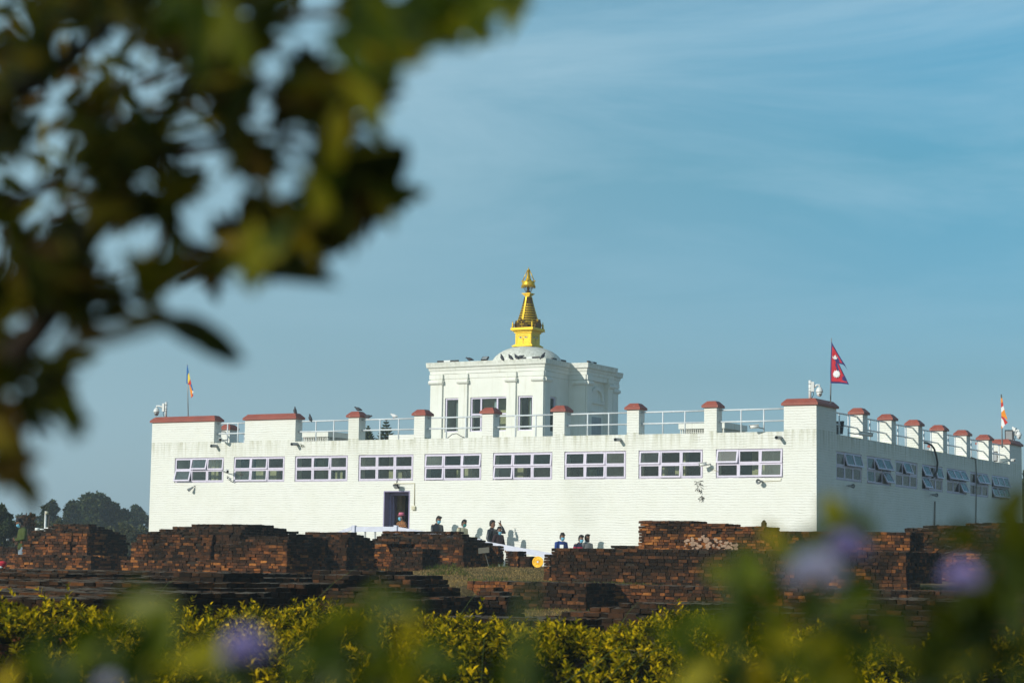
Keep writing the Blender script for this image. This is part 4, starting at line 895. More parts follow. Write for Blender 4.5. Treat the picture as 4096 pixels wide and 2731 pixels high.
def person(top, H, rz, label, shirt='navy', trouser='trouser', arms=None, mask=None, hair='short', collar=None, hat=False, lean=0, face_yaw=0, nod=.2, chin_mask=False, female=False, beard=False, held=None, headonly=False):
    root = empty('person', (top[0], top[1], top[2]-H), label, 'person', 'visitors at the temple' , rz)
    k = H/1.72; z = lambda v: v*k
    J = dict(pel=(0, 0, z(.94)), sp=(.0, 0, z(1.12)), ch=(.0, 0, z(1.30)), nk=(.0, 0, z(1.46)), hd=(.03*nod/.2, 0, z(1.54)))
    sw_ = .175*k*(.88 if female else 1)
    A = arms or {'l': [(.03, .24, 1.16), (.12, .22, .92)], 'r': [(.03, -.24, 1.16), (.12, -.22, .92)]}
    V = [J['pel'], J['sp'], J['ch'], J['nk'], J['hd']]; E_ = [(0, 1), (1, 2), (2, 3), (3, 4)]; R_ = [.11, .10, .11, .05, .055]
    def add(p, par, r): V.append(tuple(p)); E_.append((par, len(V)-1)); R_.append(r); return len(V)-1
    hands = []
    for sd, q in (('l', 1), ('r', -1)):
        i = add((0, q*sw_, z(1.40)), 2, .055); e, w = A[sd]; j = add((e[0], e[1]*k, z(e[2])), i, .04); m_ = add((w[0], w[1]*k, z(w[2])), j, .028); hands.append((np.array(V[j]), np.array(V[m_])))
        h = add((0, q*.09*k, z(.88)), 0, .085); kn = add((.03+q*.03, q*.10*k, z(.50)), h, .058); an = add((-.01+q*.05, q*.10*k, z(.09)), kn, .038); add((.13+q*.05, q*.11*k, z(.03)), an, .03)
    r = skin_mesh(V, E_, [x*k for x in R_]); mb = MB()
    if r: mb.add(*r)
    # head joined to the neck
    hc = np.array([.045*nod/.2, 0, z(1.60)]); cy2, sy2 = math.cos(face_yaw), math.sin(face_yaw); cn, sn = math.cos(nod), math.sin(nod)
    HR = np.array([[cy2*cn, -sy2, cy2*sn], [sy2*cn, cy2, sy2*sn], [-sn, 0, cn]])
    hp = lambda x, y, zz: hc+HR@(np.array([x, y, zz])*k)
    rings = []
    prof = [(-.115, .02, .045, .04), (-.10, .045, .042, .030), (-.075, .058, .056, .018), (-.04, .075, .066, .006), (0, .084, .072, 0), (.04, .088, .074, -.004), (.075, .080, .066, -.008), (.10, .055, .046, -.012), (.112, .02, .018, -.014)]
    for zz, rx, ry, ox in prof:
        ring = []
        for a in np.linspace(0, 2*math.pi, 17)[:-1]:
            x = ox+rx*math.cos(a); y = ry*math.sin(a)
            if abs(a) < .2 or abs(a-2*math.pi) < .2:
                x += {-.04: .022, 0: .012}.get(zz, 0)      # nose
            if zz == .0 and .3 < min(a, 2*math.pi-a) < .5: x -= .010   # eye sockets
            ring.append(hp(x, y, zz))
        rings.append(ring)
    mb.loft(rings)
    for q in (1, -1): mb.ball(hp(-.005, q*.074, -.01), .018*k, .010*k, .03*k, 8, 6, HR)
    mb.tube([(0, 0, z(1.42)), hp(-.01, 0, -.08)], .05*k, 10)
    for (e, w), q in zip(hands, (1, -1)):
        d = w-e; hand(mb, w, d, (0, q, .2) if abs(d[1]) < .5*np.linalg.norm(d) else (1, 0, 0), .45 if not (arms and arms.get('point') == q) else .7, point=bool(arms and arms.get('point') == q))
    P = lambda m_, n, ma, sm=True: (lambda o: (setattr(o, 'parent', root), o)[1])(m_.build(n, ma, None, smooth=sm))
    P(mb, 'body', 'skin')
    for q in (1, -1):
        pass
    ey = MB()
    for q in (1, -1): ey.ball(hp(.072, q*.030, .008), .009*k, .013*k, .007*k, 8, 5, HR)
    P(ey, 'eyes', 'ink')
    m2 = MB(); m2.tube([hp(.078, -.022, -.066), hp(.084, 0, -.067), hp(.078, .022, -.066)], .005*k, 6); P(m2, 'mouth', 'redp')
    # upper garment: lofted torso and sleeves
    sh = MB(); n = 16
    el = lambda cx, cz, rx, ry, tilt=0: [(cx+rx*math.cos(a), ry*math.sin(a), cz+tilt*math.cos(a)) for a in np.linspace(0, 2*math.pi, n+1)[:-1]]
    f = .9 if female else 1
    sh.loft([el(0, z(.84), .125*k, .165*k), el(0, z(.95), .12*k, .16*k*f), el(0, z(1.10), .118*k, .155*k*f), el(.005, z(1.25), .125*k, .18*k*f), el(0, z(1.36), .12*k, .195*k*f), el(-.005, z(1.415), .10*k, .165*k*f), el(-.005, z(1.455), .07*k, .095*k), el(.0, z(1.485), .058*k, .062*k, -.012)])
    for (e, w), q in zip(hands, (1, -1)):
        s0 = np.array([0, q*sw_*.55, z(1.385)]); s1 = np.array([0, q*sw_, z(1.375)]); sh.tube([s0, s1, s1*.5+e*.5, e, e*.5+w*.5, w-(w-e)*.08], [.07*k, .075*k, .062*k, .053*k, .047*k, .038*k], 12)
    P(sh, 'jacket' if shirt in ('navy', 'maroon') else 'shirt', shirt)
    if collar:
        c_ = MB(); c_.loft([el(.0, z(1.46), .082*k, .088*k, -.02), el(.005, z(1.49), .066*k, .070*k, -.02), el(.005, z(1.515), .062*k, .064*k, -.02), el(.005, z(1.50), .052*k, .055*k, -.02)], cap=False); P(c_, 'collar', collar)
    tr = MB(); tr.loft([el(0, z(.80), .10*k, .155*k), el(0, z(.9), .118*k, .158*k), el(0, z(.97), .11*k, .15*k)])
    for q in (1, -1): tr.tube([(0, q*.085*k, z(.90)), (.01+q*.02, q*.09*k, z(.72)), (.03+q*.03, q*.10*k, z(.50)), (.0+q*.05, q*.10*k, z(.25)), (-.01+q*.05, q*.10*k, z(.09))], [.085*k, .088*k, .068*k, .058*k, .055*k], 12)
    P(tr, 'trousers', trouser)
    so_ = MB()
    for q in (1, -1): so_.ball((.05+q*.05, q*.105*k, z(.035)), .14*k, .05*k, .045*k, 12, 6)
    P(so_, 'shoes', 'black')
    hr_ = MB(); rg = random.Random(int(abs(top[0])*100))
    th0 = 2.1 if hair != 'long' else 2.75
    R2 = []
    for j in range(8):
        fz = .118*math.cos(j/7*1.55)
        lim = []
        for a in np.linspace(0, 2*math.pi, 19)[:-1]:
            front_ = math.cos(a) > .35; low = fz if not front_ else max(fz, .055)
            rr_ = math.sqrt(max(0, 1-(low/.13)**2)); bumpy = 1+rg.uniform(-.03, .05)
            lim.append(hp(-.010+.098*rr_*math.cos(a)*bumpy, .083*rr_*math.sin(a)*bumpy, low+.012))
        R2.append(lim)
    back = []
    for zz, sc in ((-.03, 1.0), (-.075, .88)):
        back.append([hp(min(.0, -.012+.094*sc*math.cos(a)) if math.cos(a) > -.2 else -.012+.094*sc*math.cos(a), .080*sc*math.sin(a) if math.cos(a) < .2 else .070*sc*math.sin(a), zz if math.cos(a) < .15 else .06) for a in np.linspace(0, 2*math.pi, 19)[:-1]])
    hr_.loft(R2+back, cap=True)
    for _ in range(26 if hair != 'flat' else 6):
        a = rg.uniform(0, 6.28); b = rg.uniform(.5, 1.4); d = np.array([math.cos(a)*math.cos(b), math.sin(a)*math.cos(b), math.sin(b)])
        p0 = hp(-.01+.085*d[0], .075*d[1], .105*d[2]+.01); p1 = p0+HR@(d*.030*k)+np.array([.012, 0, .0]); hr_.tube([p0, p1], [.016*k, .006*k], 5)
    if hair == 'quiff':
        for _ in range(14): p0 = hp(rg.uniform(.0, .07), rg.uniform(-.05, .05), .105); hr_.tube([p0, p0+HR@np.array([.03, 0, .025])*k], [.022*k, .009*k], 6)
    if hair == 'long':
        hr_.loft([[hp(-.03+.075*math.cos(a), .09*math.sin(a), .03) for a in np.linspace(0, 6.28, 13)[:-1]], [hp(-.05+.06*math.cos(a), .10*math.sin(a), -.08) for a in np.linspace(0, 6.28, 13)[:-1]], [hp(-.07+.045*math.cos(a), .10*math.sin(a), -.22) for a in np.linspace(0, 6.28, 13)[:-1]], [hp(-.08+.02*math.cos(a), .06*math.sin(a), -.30) for a in np.linspace(0, 6.28, 13)[:-1]]])
    if beard: hr_.loft([[hp(.012+.075*math.cos(a), .066*math.sin(a), zz) for a in np.linspace(-1.5, 1.5, 9)]+[hp(-.0, .03*math.sin(a), zz) for a in (1.0, -1.0)] for zz in (-.05, -.085, -.118)])
    P(hr_, 'hair', 'hair')
    if mask:
        mk = MB(); off = -.045 if chin_mask else 0; g = []
        for zz, ex in ((-.005, .010), (-.03, .030), (-.06, .028), (-.09, .014), (-.115, -.006)):
            g.append([hp(.018+(.066+ex)*math.cos(a), .070*math.sin(a)*(1 if zz > -.09 else .8), zz+off) for a in np.linspace(-1.25, 1.25, 9)])
        V2 = [p for row in g for p in row]; mk.add(V2, [(9*i+j, 9*i+j+1, 9*i+j+10, 9*i+j+9) for i in range(4) for j in range(8)])
        for q in (1, -1):
            mk.tube([g[0][0 if q < 0 else 8], hp(-.005, q*.080, .0)], .003, 4); mk.tube([g[3][0 if q < 0 else 8], hp(-.005, q*.080, -.02)], .003, 4)
        P(mk, 'face_mask', mask)
    if hat:
        ht = MB(); ring = lambda r1, r2, zz: [hp(-.005+r1*math.cos(a), r2*math.sin(a), zz) for a in np.linspace(0, 6.283, 25)[:-1]]
        ht.loft([ring(.150, .138, .052), ring(.152, .140, .058), ring(.10, .088, .066), ring(.098, .086, .10), ring(.092, .078, .145), ring(.075, .060, .158), ring(.02, .02, .148)]); P(ht, 'hat', 'pink')
        hb = MB(); hb.loft([ring(.1015, .0895, .068), ring(.1005, .0885, .090)], cap=False); P(hb, 'hat_band', 'pinkdk')
    return root, hp
PY = -.62
def top(px, py, Y=PY): return atY(px, py, Y)
rest = {'l': [(-.02, .25, 1.15), (.12, .20, .93)], 'r': [(-.02, -.25, 1.15), (.12, -.20, .93)]}
fwdA = {'l': [(.02, .22, 1.14), (.26, .10, 1.08)], 'r': [(.02, -.22, 1.14), (.26, -.10, 1.08)]}
t = atY(1607, 2053, .05); person(t, 1.74, math.radians(-112), 'person in a pink hat, blue mask and orange checked shirt standing in the doorway', 'check', 'trouser', rest, 'mask', 'flat', None, True, nod=.05, face_yaw=-.5)
t = top(1749, 2064); person(t, 1.70, math.radians(-22), 'person in a dark jacket and blue mask walking right of the doorway, looking down', 'navy', 'trouser', fwdA, 'mask', 'quiff', nod=.35)
t = top(1850, 2078); person(t, 1.66, math.radians(-12), 'person in a cream knitted vest and green mask with a white collar', 'cream', 'trouser', {'l': [(.0, .24, 1.14), (.30, .26, 1.00)], 'r': [(-.05, -.23, 1.14), (-.02, -.24, .88)]}, 'teal', 'short', 'collar', nod=.35)
t = top(1969, 2080, -.75); pm, _ = person(t, 1.76, math.radians(2), 'person in a black leather jacket raising one arm to take a photo', 'navy', 'trouser', {'l': [(.36, .20, 1.34), (.27, .12, 1.55)], 'r': [(-.02, -.26, 1.14), (.10, -.24, .93)], 'point': 1}, None, 'short', nod=.05)
t = top(1995, 2106, -.98); person(t, 1.56, math.radians(-20), 'person with long dark hair and a mask pulled under the chin', 'maroon', 'trouser', rest, 'mask', 'long', nod=.15, chin_mask=True, female=True)
t = top(2245, 2131, -.7); person(t, 1.68, math.radians(-28), 'person in a royal blue jumper with white collar and blue mask above the brick wall', 'blue', 'trouser', fwdA, 'mask', 'short', 'collar', nod=.3)
t = top(2320, 2140, -.75); person(t, 1.66, math.radians(-25), 'person in a navy and red hooded top with a blue mask, beside a bearded one', 'hoodie', 'trouser', rest, 'mask', 'quiff', nod=.25)
t = top(2348, 2137, -.55); person(t, 1.68, math.radians(-20), 'bearded person in a grey striped shirt with no mask, rightmost of the visitors', 'tee', 'trouser', rest, None, 'quiff', 'collar', nod=.08, beard=True)
t = atD(93, 2074, 57.5); pg, hpg = person(t, 1.70, math.radians(-118), 'person in an olive jumper and grey jeans looking down at a camera among the ruins', 'green', 'jeans', {'l': [(.04, .25, 1.14), (.24, .06, 1.11)], 'r': [(.04, -.25, 1.14), (.24, -.07, 1.11)]}, 'mask', 'short', nod=.5)
cmr = empty('photo_camera', (0, 0, 0), 'small black camera held in both hands by the person in the olive jumper', 'camera'); cmr.rotation_euler = (0, 0, math.radians(-118))
c = np.array([.37, 0, 1.08]); a = math.radians(-118); cmr.location = (t[0]+c[0]*math.cos(a), t[1]+c[0]*math.sin(a), t[2]-1.70+1.10)
mb = MB(); mb.box(-.03, .03, -.06, .06, -.04, .04); mb.box(-.02, .02, -.02, .02, .04, .055); o = mb.build('camera_body', 'black'); o.parent = cmr
mb = MB(); mb.tube([(.03, 0, 0), (.09, 0, 0)], .032, 14); o = mb.build('camera_lens', 'grey'); o.parent = cmr
# phone in the raised hand and paper cup / sheet held by the one in blue
w = atY(2001, 2088, -.60); mb = MB(); mb.box(w[0]+.0, w[0]+.010, w[1]-.035, w[1]+.035, w[2]-.05, w[2]+.06); tag(mb.build('phone', 'black'), 'black phone held up in the raised hand of the leather jacket wearer', 'phone')
w = atY(2247, 2185, -1.02); mb = MB(); mb.obox(w, (.075, -.02, 0), (.003, .01, .002), (0, 0, .06)); mb.obox(w+np.array([0, .02, .0]), (.07, -.02, 0), (.003, .01, .002), (0, .01, .05)); tag(mb.build('paper', 'white'), 'white sheet of paper held by the person in the royal blue jumper', 'paper')
# red and pink bundle on the ruin at the left edge
c = atD(-6, 2266, 40); bg_ = empty('cloth_bundle', tuple(c), 'crimson and pink cloth bundle lying on the ruin at the left edge', 'bundle')
mb = MB(); mb.ball(c+np.array([-.02, 0, .03]), .17, .12, .07, 12, 8); mb.ball(c+np.array([.05, .05, .07]), .09, .08, .05, 10, 6); mb.build('bundle', 'crimson', bg_, smooth=True)
mb = MB(); mb.ball(c+np.array([.02, -.07, -.01]), .15, .06, .035, 12, 6); mb.build('lining', 'white', bg_, smooth=True)
# ================================================================ CAMERAS, SPEAKERS, LAMPS, CABLES
PM = lambda Y: 1/ (FPX/float((np.array([0, Y, 4])-CAM)@AX[2]))
def obj(mb, n, m, p, sm=True): return mb.build(n, m, p, smooth=sm)
def ptz(px, pyt, pyb, Y, dx, dy, label, arm=.25, s=1.0):
    a = atY(px, pyb, Y); zt = zof(px, pyt, Y); e = empty('dome_camera', tuple(a), label, 'security camera', 'pole mounted dome cameras')
    mb = MB(); mb.tube([(a[0], Y, a[2]-.05), (a[0], Y, zt)], .045*s, 12); obj(mb, 'pole', 'white', e)
    d = np.array([dx, dy, 0.]); d /= np.linalg.norm(d); n = np.array([-d[1], d[0], 0])
    c = np.array([a[0], Y, zt-.20*s])
    mb = MB(); mb.obox(c+d*.085*s, d*.045*s, n*.075*s, (0, 0, .15*s)); obj(mb, 'bracket_box', 'white', e, False)
    h = c+d*(.13*s+arm); mb = MB(); mb.tube([c+d*.12*s, c+d*(.12*s+arm*.6)+np.array([0, 0, .06*s]), h+np.array([0, 0, .06*s]), h+np.array([0, 0, -.02])], [.05*s, .03*s, .03*s, .03*s], 10); obj(mb, 'arm', 'white', e)
    mb = MB(); mb.lathe([(.03*s, .0), (.07*s, -.02*s), (.105*s, -.09*s), (.112*s, -.14*s), (.112*s, -.16*s), (.085*s, -.165*s)][::-1], (h[0], h[1], h[2]-.01), 18); obj(mb, 'hood', 'white', e)
    mb = MB(); mb.lathe([(.004, -.30*s), (.05*s, -.285*s), (.08*s, -.24*s), (.088*s, -.20*s), (.088*s, -.165*s)], (h[0], h[1], h[2]-.01), 18); obj(mb, 'lens_ball', 'grey' if dx < 0 else 'white', e)
    mb = MB(); f_ = -AX[2]; mb.ball(h+np.array([0, 0, -.23*s])+f_*.065*s, .03*s, .03*s, .03*s, 10, 6); obj(mb, 'lens', 'lens', e)
    mb = MB(); mb.tube([c+d*.09*s+np.array([0, 0, -.15*s]), c+d*.11*s+np.array([0, 0, -.24*s]), c+d*.04*s+np.array([0, 0, -.38*s]), (a[0]+.05, Y, a[2])], .010, 6); obj(mb, 'cable', 'hose', e)
    mb = MB()
    for q in (.10, .24, .33): mb.tube([(a[0], Y, zt-q*s), (a[0], Y, zt-q*s-.02)], .049*s, 12)
    obj(mb, 'clamp', 'grey', e)
ptz(663, 1608, 1664, .20, -1, -.25, 'white dome camera on a pole at the far left end of the roof')
ptz(3240, 1521, 1592, .45, 1, .3, 'white dome camera on the front corner block, left of the crimson flag', .16)
ptz(4053, 1706, 1752, 22.0, 1, -.2, 'white dome camera at the far right end of the roof beside a floodlight', .12)
def bullet(p0, d, L, label, bracket=None, r=.055, group='bullet shaped cameras'):
    p0 = np.array(p0, float); d = np.array(d, float); d /= np.linalg.norm(d); e = empty('bullet_camera', tuple(p0), label, 'security camera', group)
    mb = MB(); mb.tube([p0-d*L/2, p0+d*L/2], r, 14); obj(mb, 'housing', 'white', e)
    mb = MB(); mb.tube([p0+d*L/2, p0+d*(L/2+.02)], [r*.92, r*.85], 14); obj(mb, 'lens', 'lens', e)
    mb = MB(); mb.obox(p0+np.array([0, 0, r+.006])+d*.02, d*(L/2+.03), np.cross(d, [0, 0, 1])*r*1.0, (0, 0, .006)); obj(mb, 'sunshield', 'white', e, False)
    if bracket is not None:
        mb = MB(); b = np.array(bracket, float); mb.tube([p0-d*L*.3, (p0-d*L*.3+b)/2+np.array([0, 0, -.02]), b], .018, 8); mb.ball(p0-d*L*.35, .04, .04, .04, 8, 6); obj(mb, 'bracket', 'grey', e)
    return e
q = atY(3018, 1706, -.30); bullet(q, (-1, -.4, -.1), .26, 'bullet camera on a bracket from the railing post left of the front corner block', atY(3054, 1713, .2))
q = atY(2812, 1857, -.32); bullet(q, (-.9, -.5, -.15), .22, 'bullet camera on the white wall between the last two front windows', atY(2842, 1855, 0))
q = atY(908, 1884, -.35); bullet(q, (.75, -.7, -.2), .2, 'bullet camera pointing right between the first two front windows', atY(888, 1882, 0))
q = atY(917, 1915, -.22); bullet(q, (-.3, -.8, .5), .14, 'small bullet camera tilted up between the first two front windows', atY(925, 1924, 0), .04)
q = atY(882, 1758, -.3); bullet(q, (.5, -.85, -.1), .22, 'bullet camera mounted in the gap between the two left roof blocks', atY(912, 1758, .2))
q = atX(3462, 1736, .55); bullet(q, (.8, .4, -.12), .42, 'bullet camera reaching out from the shaded side wall near the corner', atX(3392, 1730, -.2), .06)
q = atX(4046, 1841, .5); bullet(q, (1, -.1, 0), .25, 'dark bullet camera at the far end of the shaded side wall', atX(4000, 1846, -.2), .05)
def horn(px, py, side, label, r=.085, d=None):
    c = atY(px, py, -.18) if not side else atX(px, py, .2)
    d = np.array(d if d is not None else ((-.2, -1, -.1) if not side else (1, -.3, -.1)), float); d /= np.linalg.norm(d)
    e = empty('horn_speaker', tuple(c), label, 'loudspeaker', 'small round wall speakers')
    mb = MB(); mb.tube([c-d*.14, c-d*.05, c, c+d*.06], [.035, .04, .06, r], 16, cap=False); mb.tube([c-d*.14, c-d*.16], [.035, .02], 12); obj(mb, 'horn', 'grey', e)
    mb = MB(); mb.tube([c-d*.04, c+d*.04], [.03, .022], 10); obj(mb, 'driver', 'white', e)
    mb = MB(); mb.tube([c+d*.055, c+d*.061], r*1.04, 18, cap=False); mb.tube([c-d*.13, c-d*.13-d*.12+np.array([0, 0, -.0])], .012, 6); obj(mb, 'rim', 'black', e)
horn(3037, 1925, False, 'round dark wall speaker under the last front window, casting a round shadow')
horn(758, 1957, False, 'dark drooping wall speaker below the first window at the left', .06, (-.5, -.7, -.6))  # a horn speaker turned downwards, not a lamp
horn(3408, 1943, True, 'wall speaker below the first window of the shaded side wall', .07)
horn(3742, 1979, True, 'wall speaker below the fourth window of the shaded side wall, above a conduit', .07)
def flood(c, d, w, h, label, m='black'):
    c = np.array(c, float); d = np.array(d, float); d /= np.linalg.norm(d); n = np.cross(d, [0, 0, 1]); n /= np.linalg.norm(n); u = np.cross(n, d)
    e = empty('floodlight', tuple(c), label, 'floodlight'); mb = MB(); mb.obox(c, n*w/2, u*h/2, d*.03); mb.obox(c-d*.045, n*w*.38, u*h*.38, d*.016); obj(mb, 'housing', m, e, False)
    mb = MB(); mb.obox(c+d*.032, n*w*.40, u*h*.40, d*.004); obj(mb, 'glass', 'grey', e, False)
    mb = MB(); mb.tube([c+n*w*.52, c+n*w*.52-d*.10, c-n*w*.52-d*.10, c-n*w*.52], .010, 6); obj(mb, 'yoke', 'grey', e)
flood(atY(1585, 1945, -.22), (-.25, -.7, -.65), .22, .16, 'small black floodlight fixed above the temple doorway')
flood(atY(4036, 1741, 21.8), (.2, -1, -.1), .32, .44, 'big square floodlight on the far right roof block beside the last dome camera')
flood(atX(3357, 1710, -.25), (.3, 1, -.2), .3, .42, 'unidentified black case-like object tucked behind the front corner block on the shaded side')  # unidentified dark thing, given a made-up floodlight shape
flood(atY(3975, 1825, 20.4), (.2, -1, .1), .30, .40, 'dark floodlight low behind the last railing of the shaded side')
def pipe(name, pts, r, m, label, cat):
    mb = MB(); mb.tube(pts, r, 8); tag(mb.build(name, m, smooth=True), label, cat)
p1, p2_, p3_, p4_ = (atY(*q, -.02) for q in ((1577, 1933), (1658, 1932), (1657, 2020), (1580, 1915)))
pipe('conduit', [p1, p2_, p3_], .016, 'cream_paint', 'thin cream conduit running from the floodlight down beside the doorway', 'conduit')
c = atY(1655, 2031, -.03); e = empty('junction_box', tuple(c), 'small cream electrical box on the wall right of the doorway', 'electrical box'); mb = MB(); mb.box(c[0]-.07, c[0]+.07, -.075, -.003, c[2]-.065, c[2]+.065); obj(mb, 'box', 'cream_paint', e, False)
mb = MB(); mb.box(c[0]-.05, c[0]+.05, -.082, -.076, c[2]-.045, c[2]+.045); obj(mb, 'cover', 'cream_paint', e, False)
pipe('cable', [atY(*q, -.02) for q in ((1586, 1933), (1588, 1922), (1592, 1912))], .012, 'hose', 'short black wire between the window and the floodlight over the door', 'cable')
pipe('hose', [atX(x, y, d) for x, y, d in ((3697, 1770, -.1), (3710, 1772, .05), (3726, 1780, .1), (3737, 1795, .12), (3745, 1822, .1), (3750, 1850, .08), (3748, 1880, .06), (3738, 1903, .05), (3730, 1909, .05))], .036, 'hose', 'thick black hose looping over the shaded side parapet down to the fourth window', 'hose')
pipe('conduit', [atX(3740, 2005, .03), atX(3738, 2100, .03)], .03, 'concrete', 'dark vertical conduit under the speaker on the shaded side wall', 'conduit')
pipe('conduit', [atX(x, y, .03) for x, y in ((3885, 1828), (3903, 1834), (3906, 1900), (3905, 2000), (3903, 2110))], .022, 'concrete', 'long thin cable dropping from the parapet past the sixth side window', 'cable')
pipe('cable', [atY(*q, -.02) for q in ((2835, 1868), (2848, 1875), (2862, 1880), (2872, 1886))], .010, 'cream_paint', 'thin pale cable sagging from the bullet camera to the last front window', 'cable')
pipe('cable', [atY(*q, -.02) for q in ((3047, 1925), (3080, 1923), (3123, 1921), (3124, 1912))], .010, 'cream_paint', 'thin pale cable from the round speaker to the last front window', 'cable')
pipe('cable', [atY(*q, 5.6) for q in ((1790, 1752), (1808, 1737), (1826, 1733), (1846, 1745), (1864, 1752))], .014, 'hose', 'black cable looped on the roof in front of the upper shrine', 'cable')
# weed growing out of the wall
mb = MB(); rw = random.Random(5)
for b in ((2795, 1932, 26), (2810, 1980, 20), (2798, 1955, 22)):
    for _ in range(b[2]//3):
        a = atY(b[0]+rw.uniform(-8, 8), b[1]+rw.uniform(-10, 10), -.02); d = np.array([rw.uniform(-.12, .12), -rw.uniform(.02, .08), rw.uniform(-.14, .06)]); mb.tube([a, a+d*.6, a+d+np.array([0, 0, -.03])], [.008, .006, .003], 4)
        for _ in range(3): mb.ball(a+d*rw.uniform(.3, 1), .014, .01, .012, 5, 4)
tag(mb.build('wall_weed', 'bark'), 'dry sprawling weed growing out of the white wall below the eighth window', 'weed')
mb = MB()
for _ in range(14):
    a = atY(1208+rw.uniform(-10, 10), 1782+rw.uniform(-8, 8), -.02); mb.tube([a, a+np.array([rw.uniform(-.06, .06), -rw.uniform(.03, .1), rw.uniform(-.05, .08)])], [.008, .003], 4)
tag(mb.build('wall_weed', 'stem'), 'small green weed beside the second roof spout', 'weed')
# lights lying along the shrine cornice
def strip(p, q, Y, label, axis='y'):
    a = atY(*p, Y) if axis == 'y' else atX(*p, Y); b = atY(*q, Y) if axis == 'y' else atX(*q, Y); a[2] = b[2] = ZC+.045
    e = empty('strip_light', tuple((a+b)/2), label, 'strip light', 'strip lights lying on the shrine cornice')
    for k, (u, v, m) in enumerate(((0, .3, 'black'), (.32, .62, 'white'), (.64, 1, 'black'))):
        mb = MB(); c = a+(b-a)*(u+v)/2; h = (b-a)*(v-u)/2; n = np.array([-h[1], h[0], 0]); n /= np.linalg.norm(n); mb.obox(c, h, n*.03, (0, 0, .03)); obj(mb, 'tube_housing' if m == 'black' else 'diffuser', m, e, False)
    mb = MB()
    for u in (.1, .9): c = a+(b-a)*u; mb.box(c[0]-.02, c[0]+.02, c[1]-.02, c[1]+.02, ZC, ZC+.02)
    obj(mb, 'foot', 'grey', e, False)
strip((1750, 1445), (1834, 1443), YA-.1, 'long strip light at the left end of the shrine cornice'); strip((2083, 1433), (2158, 1430), YA-.1, 'strip light on the shrine cornice in front of the dome')
strip((2208, 1437), (2262, 1446), SX1+.1, 'strip light on the shaded right side of the shrine cornice', 'x'); strip((2350, 1450), (2384, 1455), WX+.1, 'short strip light on the porch cornice, rightmost of the strip lights', 'x')
q = atY(1940, 1434, YA+.05); flood((q[0], q[1], ZC+.10), (0, -.6, .7), .26, .2, 'dark floodlight standing on the shrine cornice left of the dome')
# ================================================================ BIRDS
def pigeon(p, h, label, m='bird', pitch=.9, s=1.0):
    p = np.array(p, float); e = empty('pigeon', tuple(p), label, 'bird', 'pigeons resting on the temple', rz=h)
    mb = MB(); c, sn = math.cos(pitch), math.sin(pitch); f = lambda x, z: (x*c-z*sn*.0, x*sn*1.0+z*c)
    pts = [(-.17, .0, .012), (-.12, .005, .03), (-.06, .01, .052), (0, .015, .062), (.05, .02, .055), (.085, .03, .038), (.105, .045, .030), (.12, .055, .030), (.14, .055, .022), (.155, .048, .008), (.175, .040, .003)]
    rings = []
    for x, z, r in pts:
        X = x*c-z*sn; Z = .075+x*sn+z*c; rings.append([(s*(X-r*math.sin(a)*sn), s*r*math.cos(a)*.85, s*(Z+r*math.sin(a)*c)) for a in np.linspace(0, 6.283, 11)[:-1]])
    mb.loft(rings); o = mb.build('body', m, None, smooth=True); o.parent = e
    for q in (1, -1):
        w = MB(); w.ball((s*(-.03*c), q*.045*s, s*(.075-.03*sn)), .10*s, .014*s, .035*s, 10, 6, np.array([[c, 0, -sn], [0, 1, 0], [sn, 0, c]])); o = w.build('wing', m, None, smooth=True); o.parent = e
    l = MB()
    for q in (1, -1): l.tube([(0, q*.02*s, 0), (0, q*.02*s, .05*s)], .005, 5); l.tube([(-.01, q*.02*s, .004), (.03*s, q*.02*s, .004)], .004, 5)
    o = l.build('legs', 'redp'); o.parent = e
zc_ = ZP+.213
for px, py, Y, z, h, lb, m, pt in ((1180, 1648, .2, zc_, 3.0, 'dark pigeon sitting upright on the second red coping from the left', 'bird', 1.1), (1241, 1668, .2, 4.885, 2.8, 'brownish pigeon on the railing right of the second roof block', 'bird', .9),
    (1432, 1640, .2, zc_, 3.3, 'black pigeon crouching on the red cap of the first slim pier', 'bird', .2), (1473, 1660, .2, 4.885, 0, 'black pigeon on the railing just right of the first slim pier', 'bird', -.2),
    (1576, 1661, .2, 4.885, 3.1, 'white pigeon on the railing, the only white bird', 'birdw', .15), (1878, 1444, YA-.1, ZC, -2.9, 'pigeon on the left part of the shrine cornice, left of the dome', 'bird', .1),
    (2008, 1436, YA-.15, ZC, 2.9, 'pigeon on the shrine cornice, leftmost of those before the dome', 'bird', .8), (2042, 1434, YA-.15, ZC, 2.9, 'pigeon on the shrine cornice, second of those before the dome', 'bird', .5),
    (2066, 1433, YA-.15, ZC, 2.9, 'pigeon on the shrine cornice bending toward its neighbour before the dome', 'bird', .5), (2082, 1432, YA-.1, ZC, 0, 'crouching pigeon next to the strip light in front of the dome', 'bird', .0), (2172, 1430, YA-.1, ZC, 1.0, 'pigeon on the right front corner of the shrine cornice', 'bird', .7)):
    a = atY(px, py, Y); pigeon((a[0], Y, z), h, lb, m, pt, 1.0)
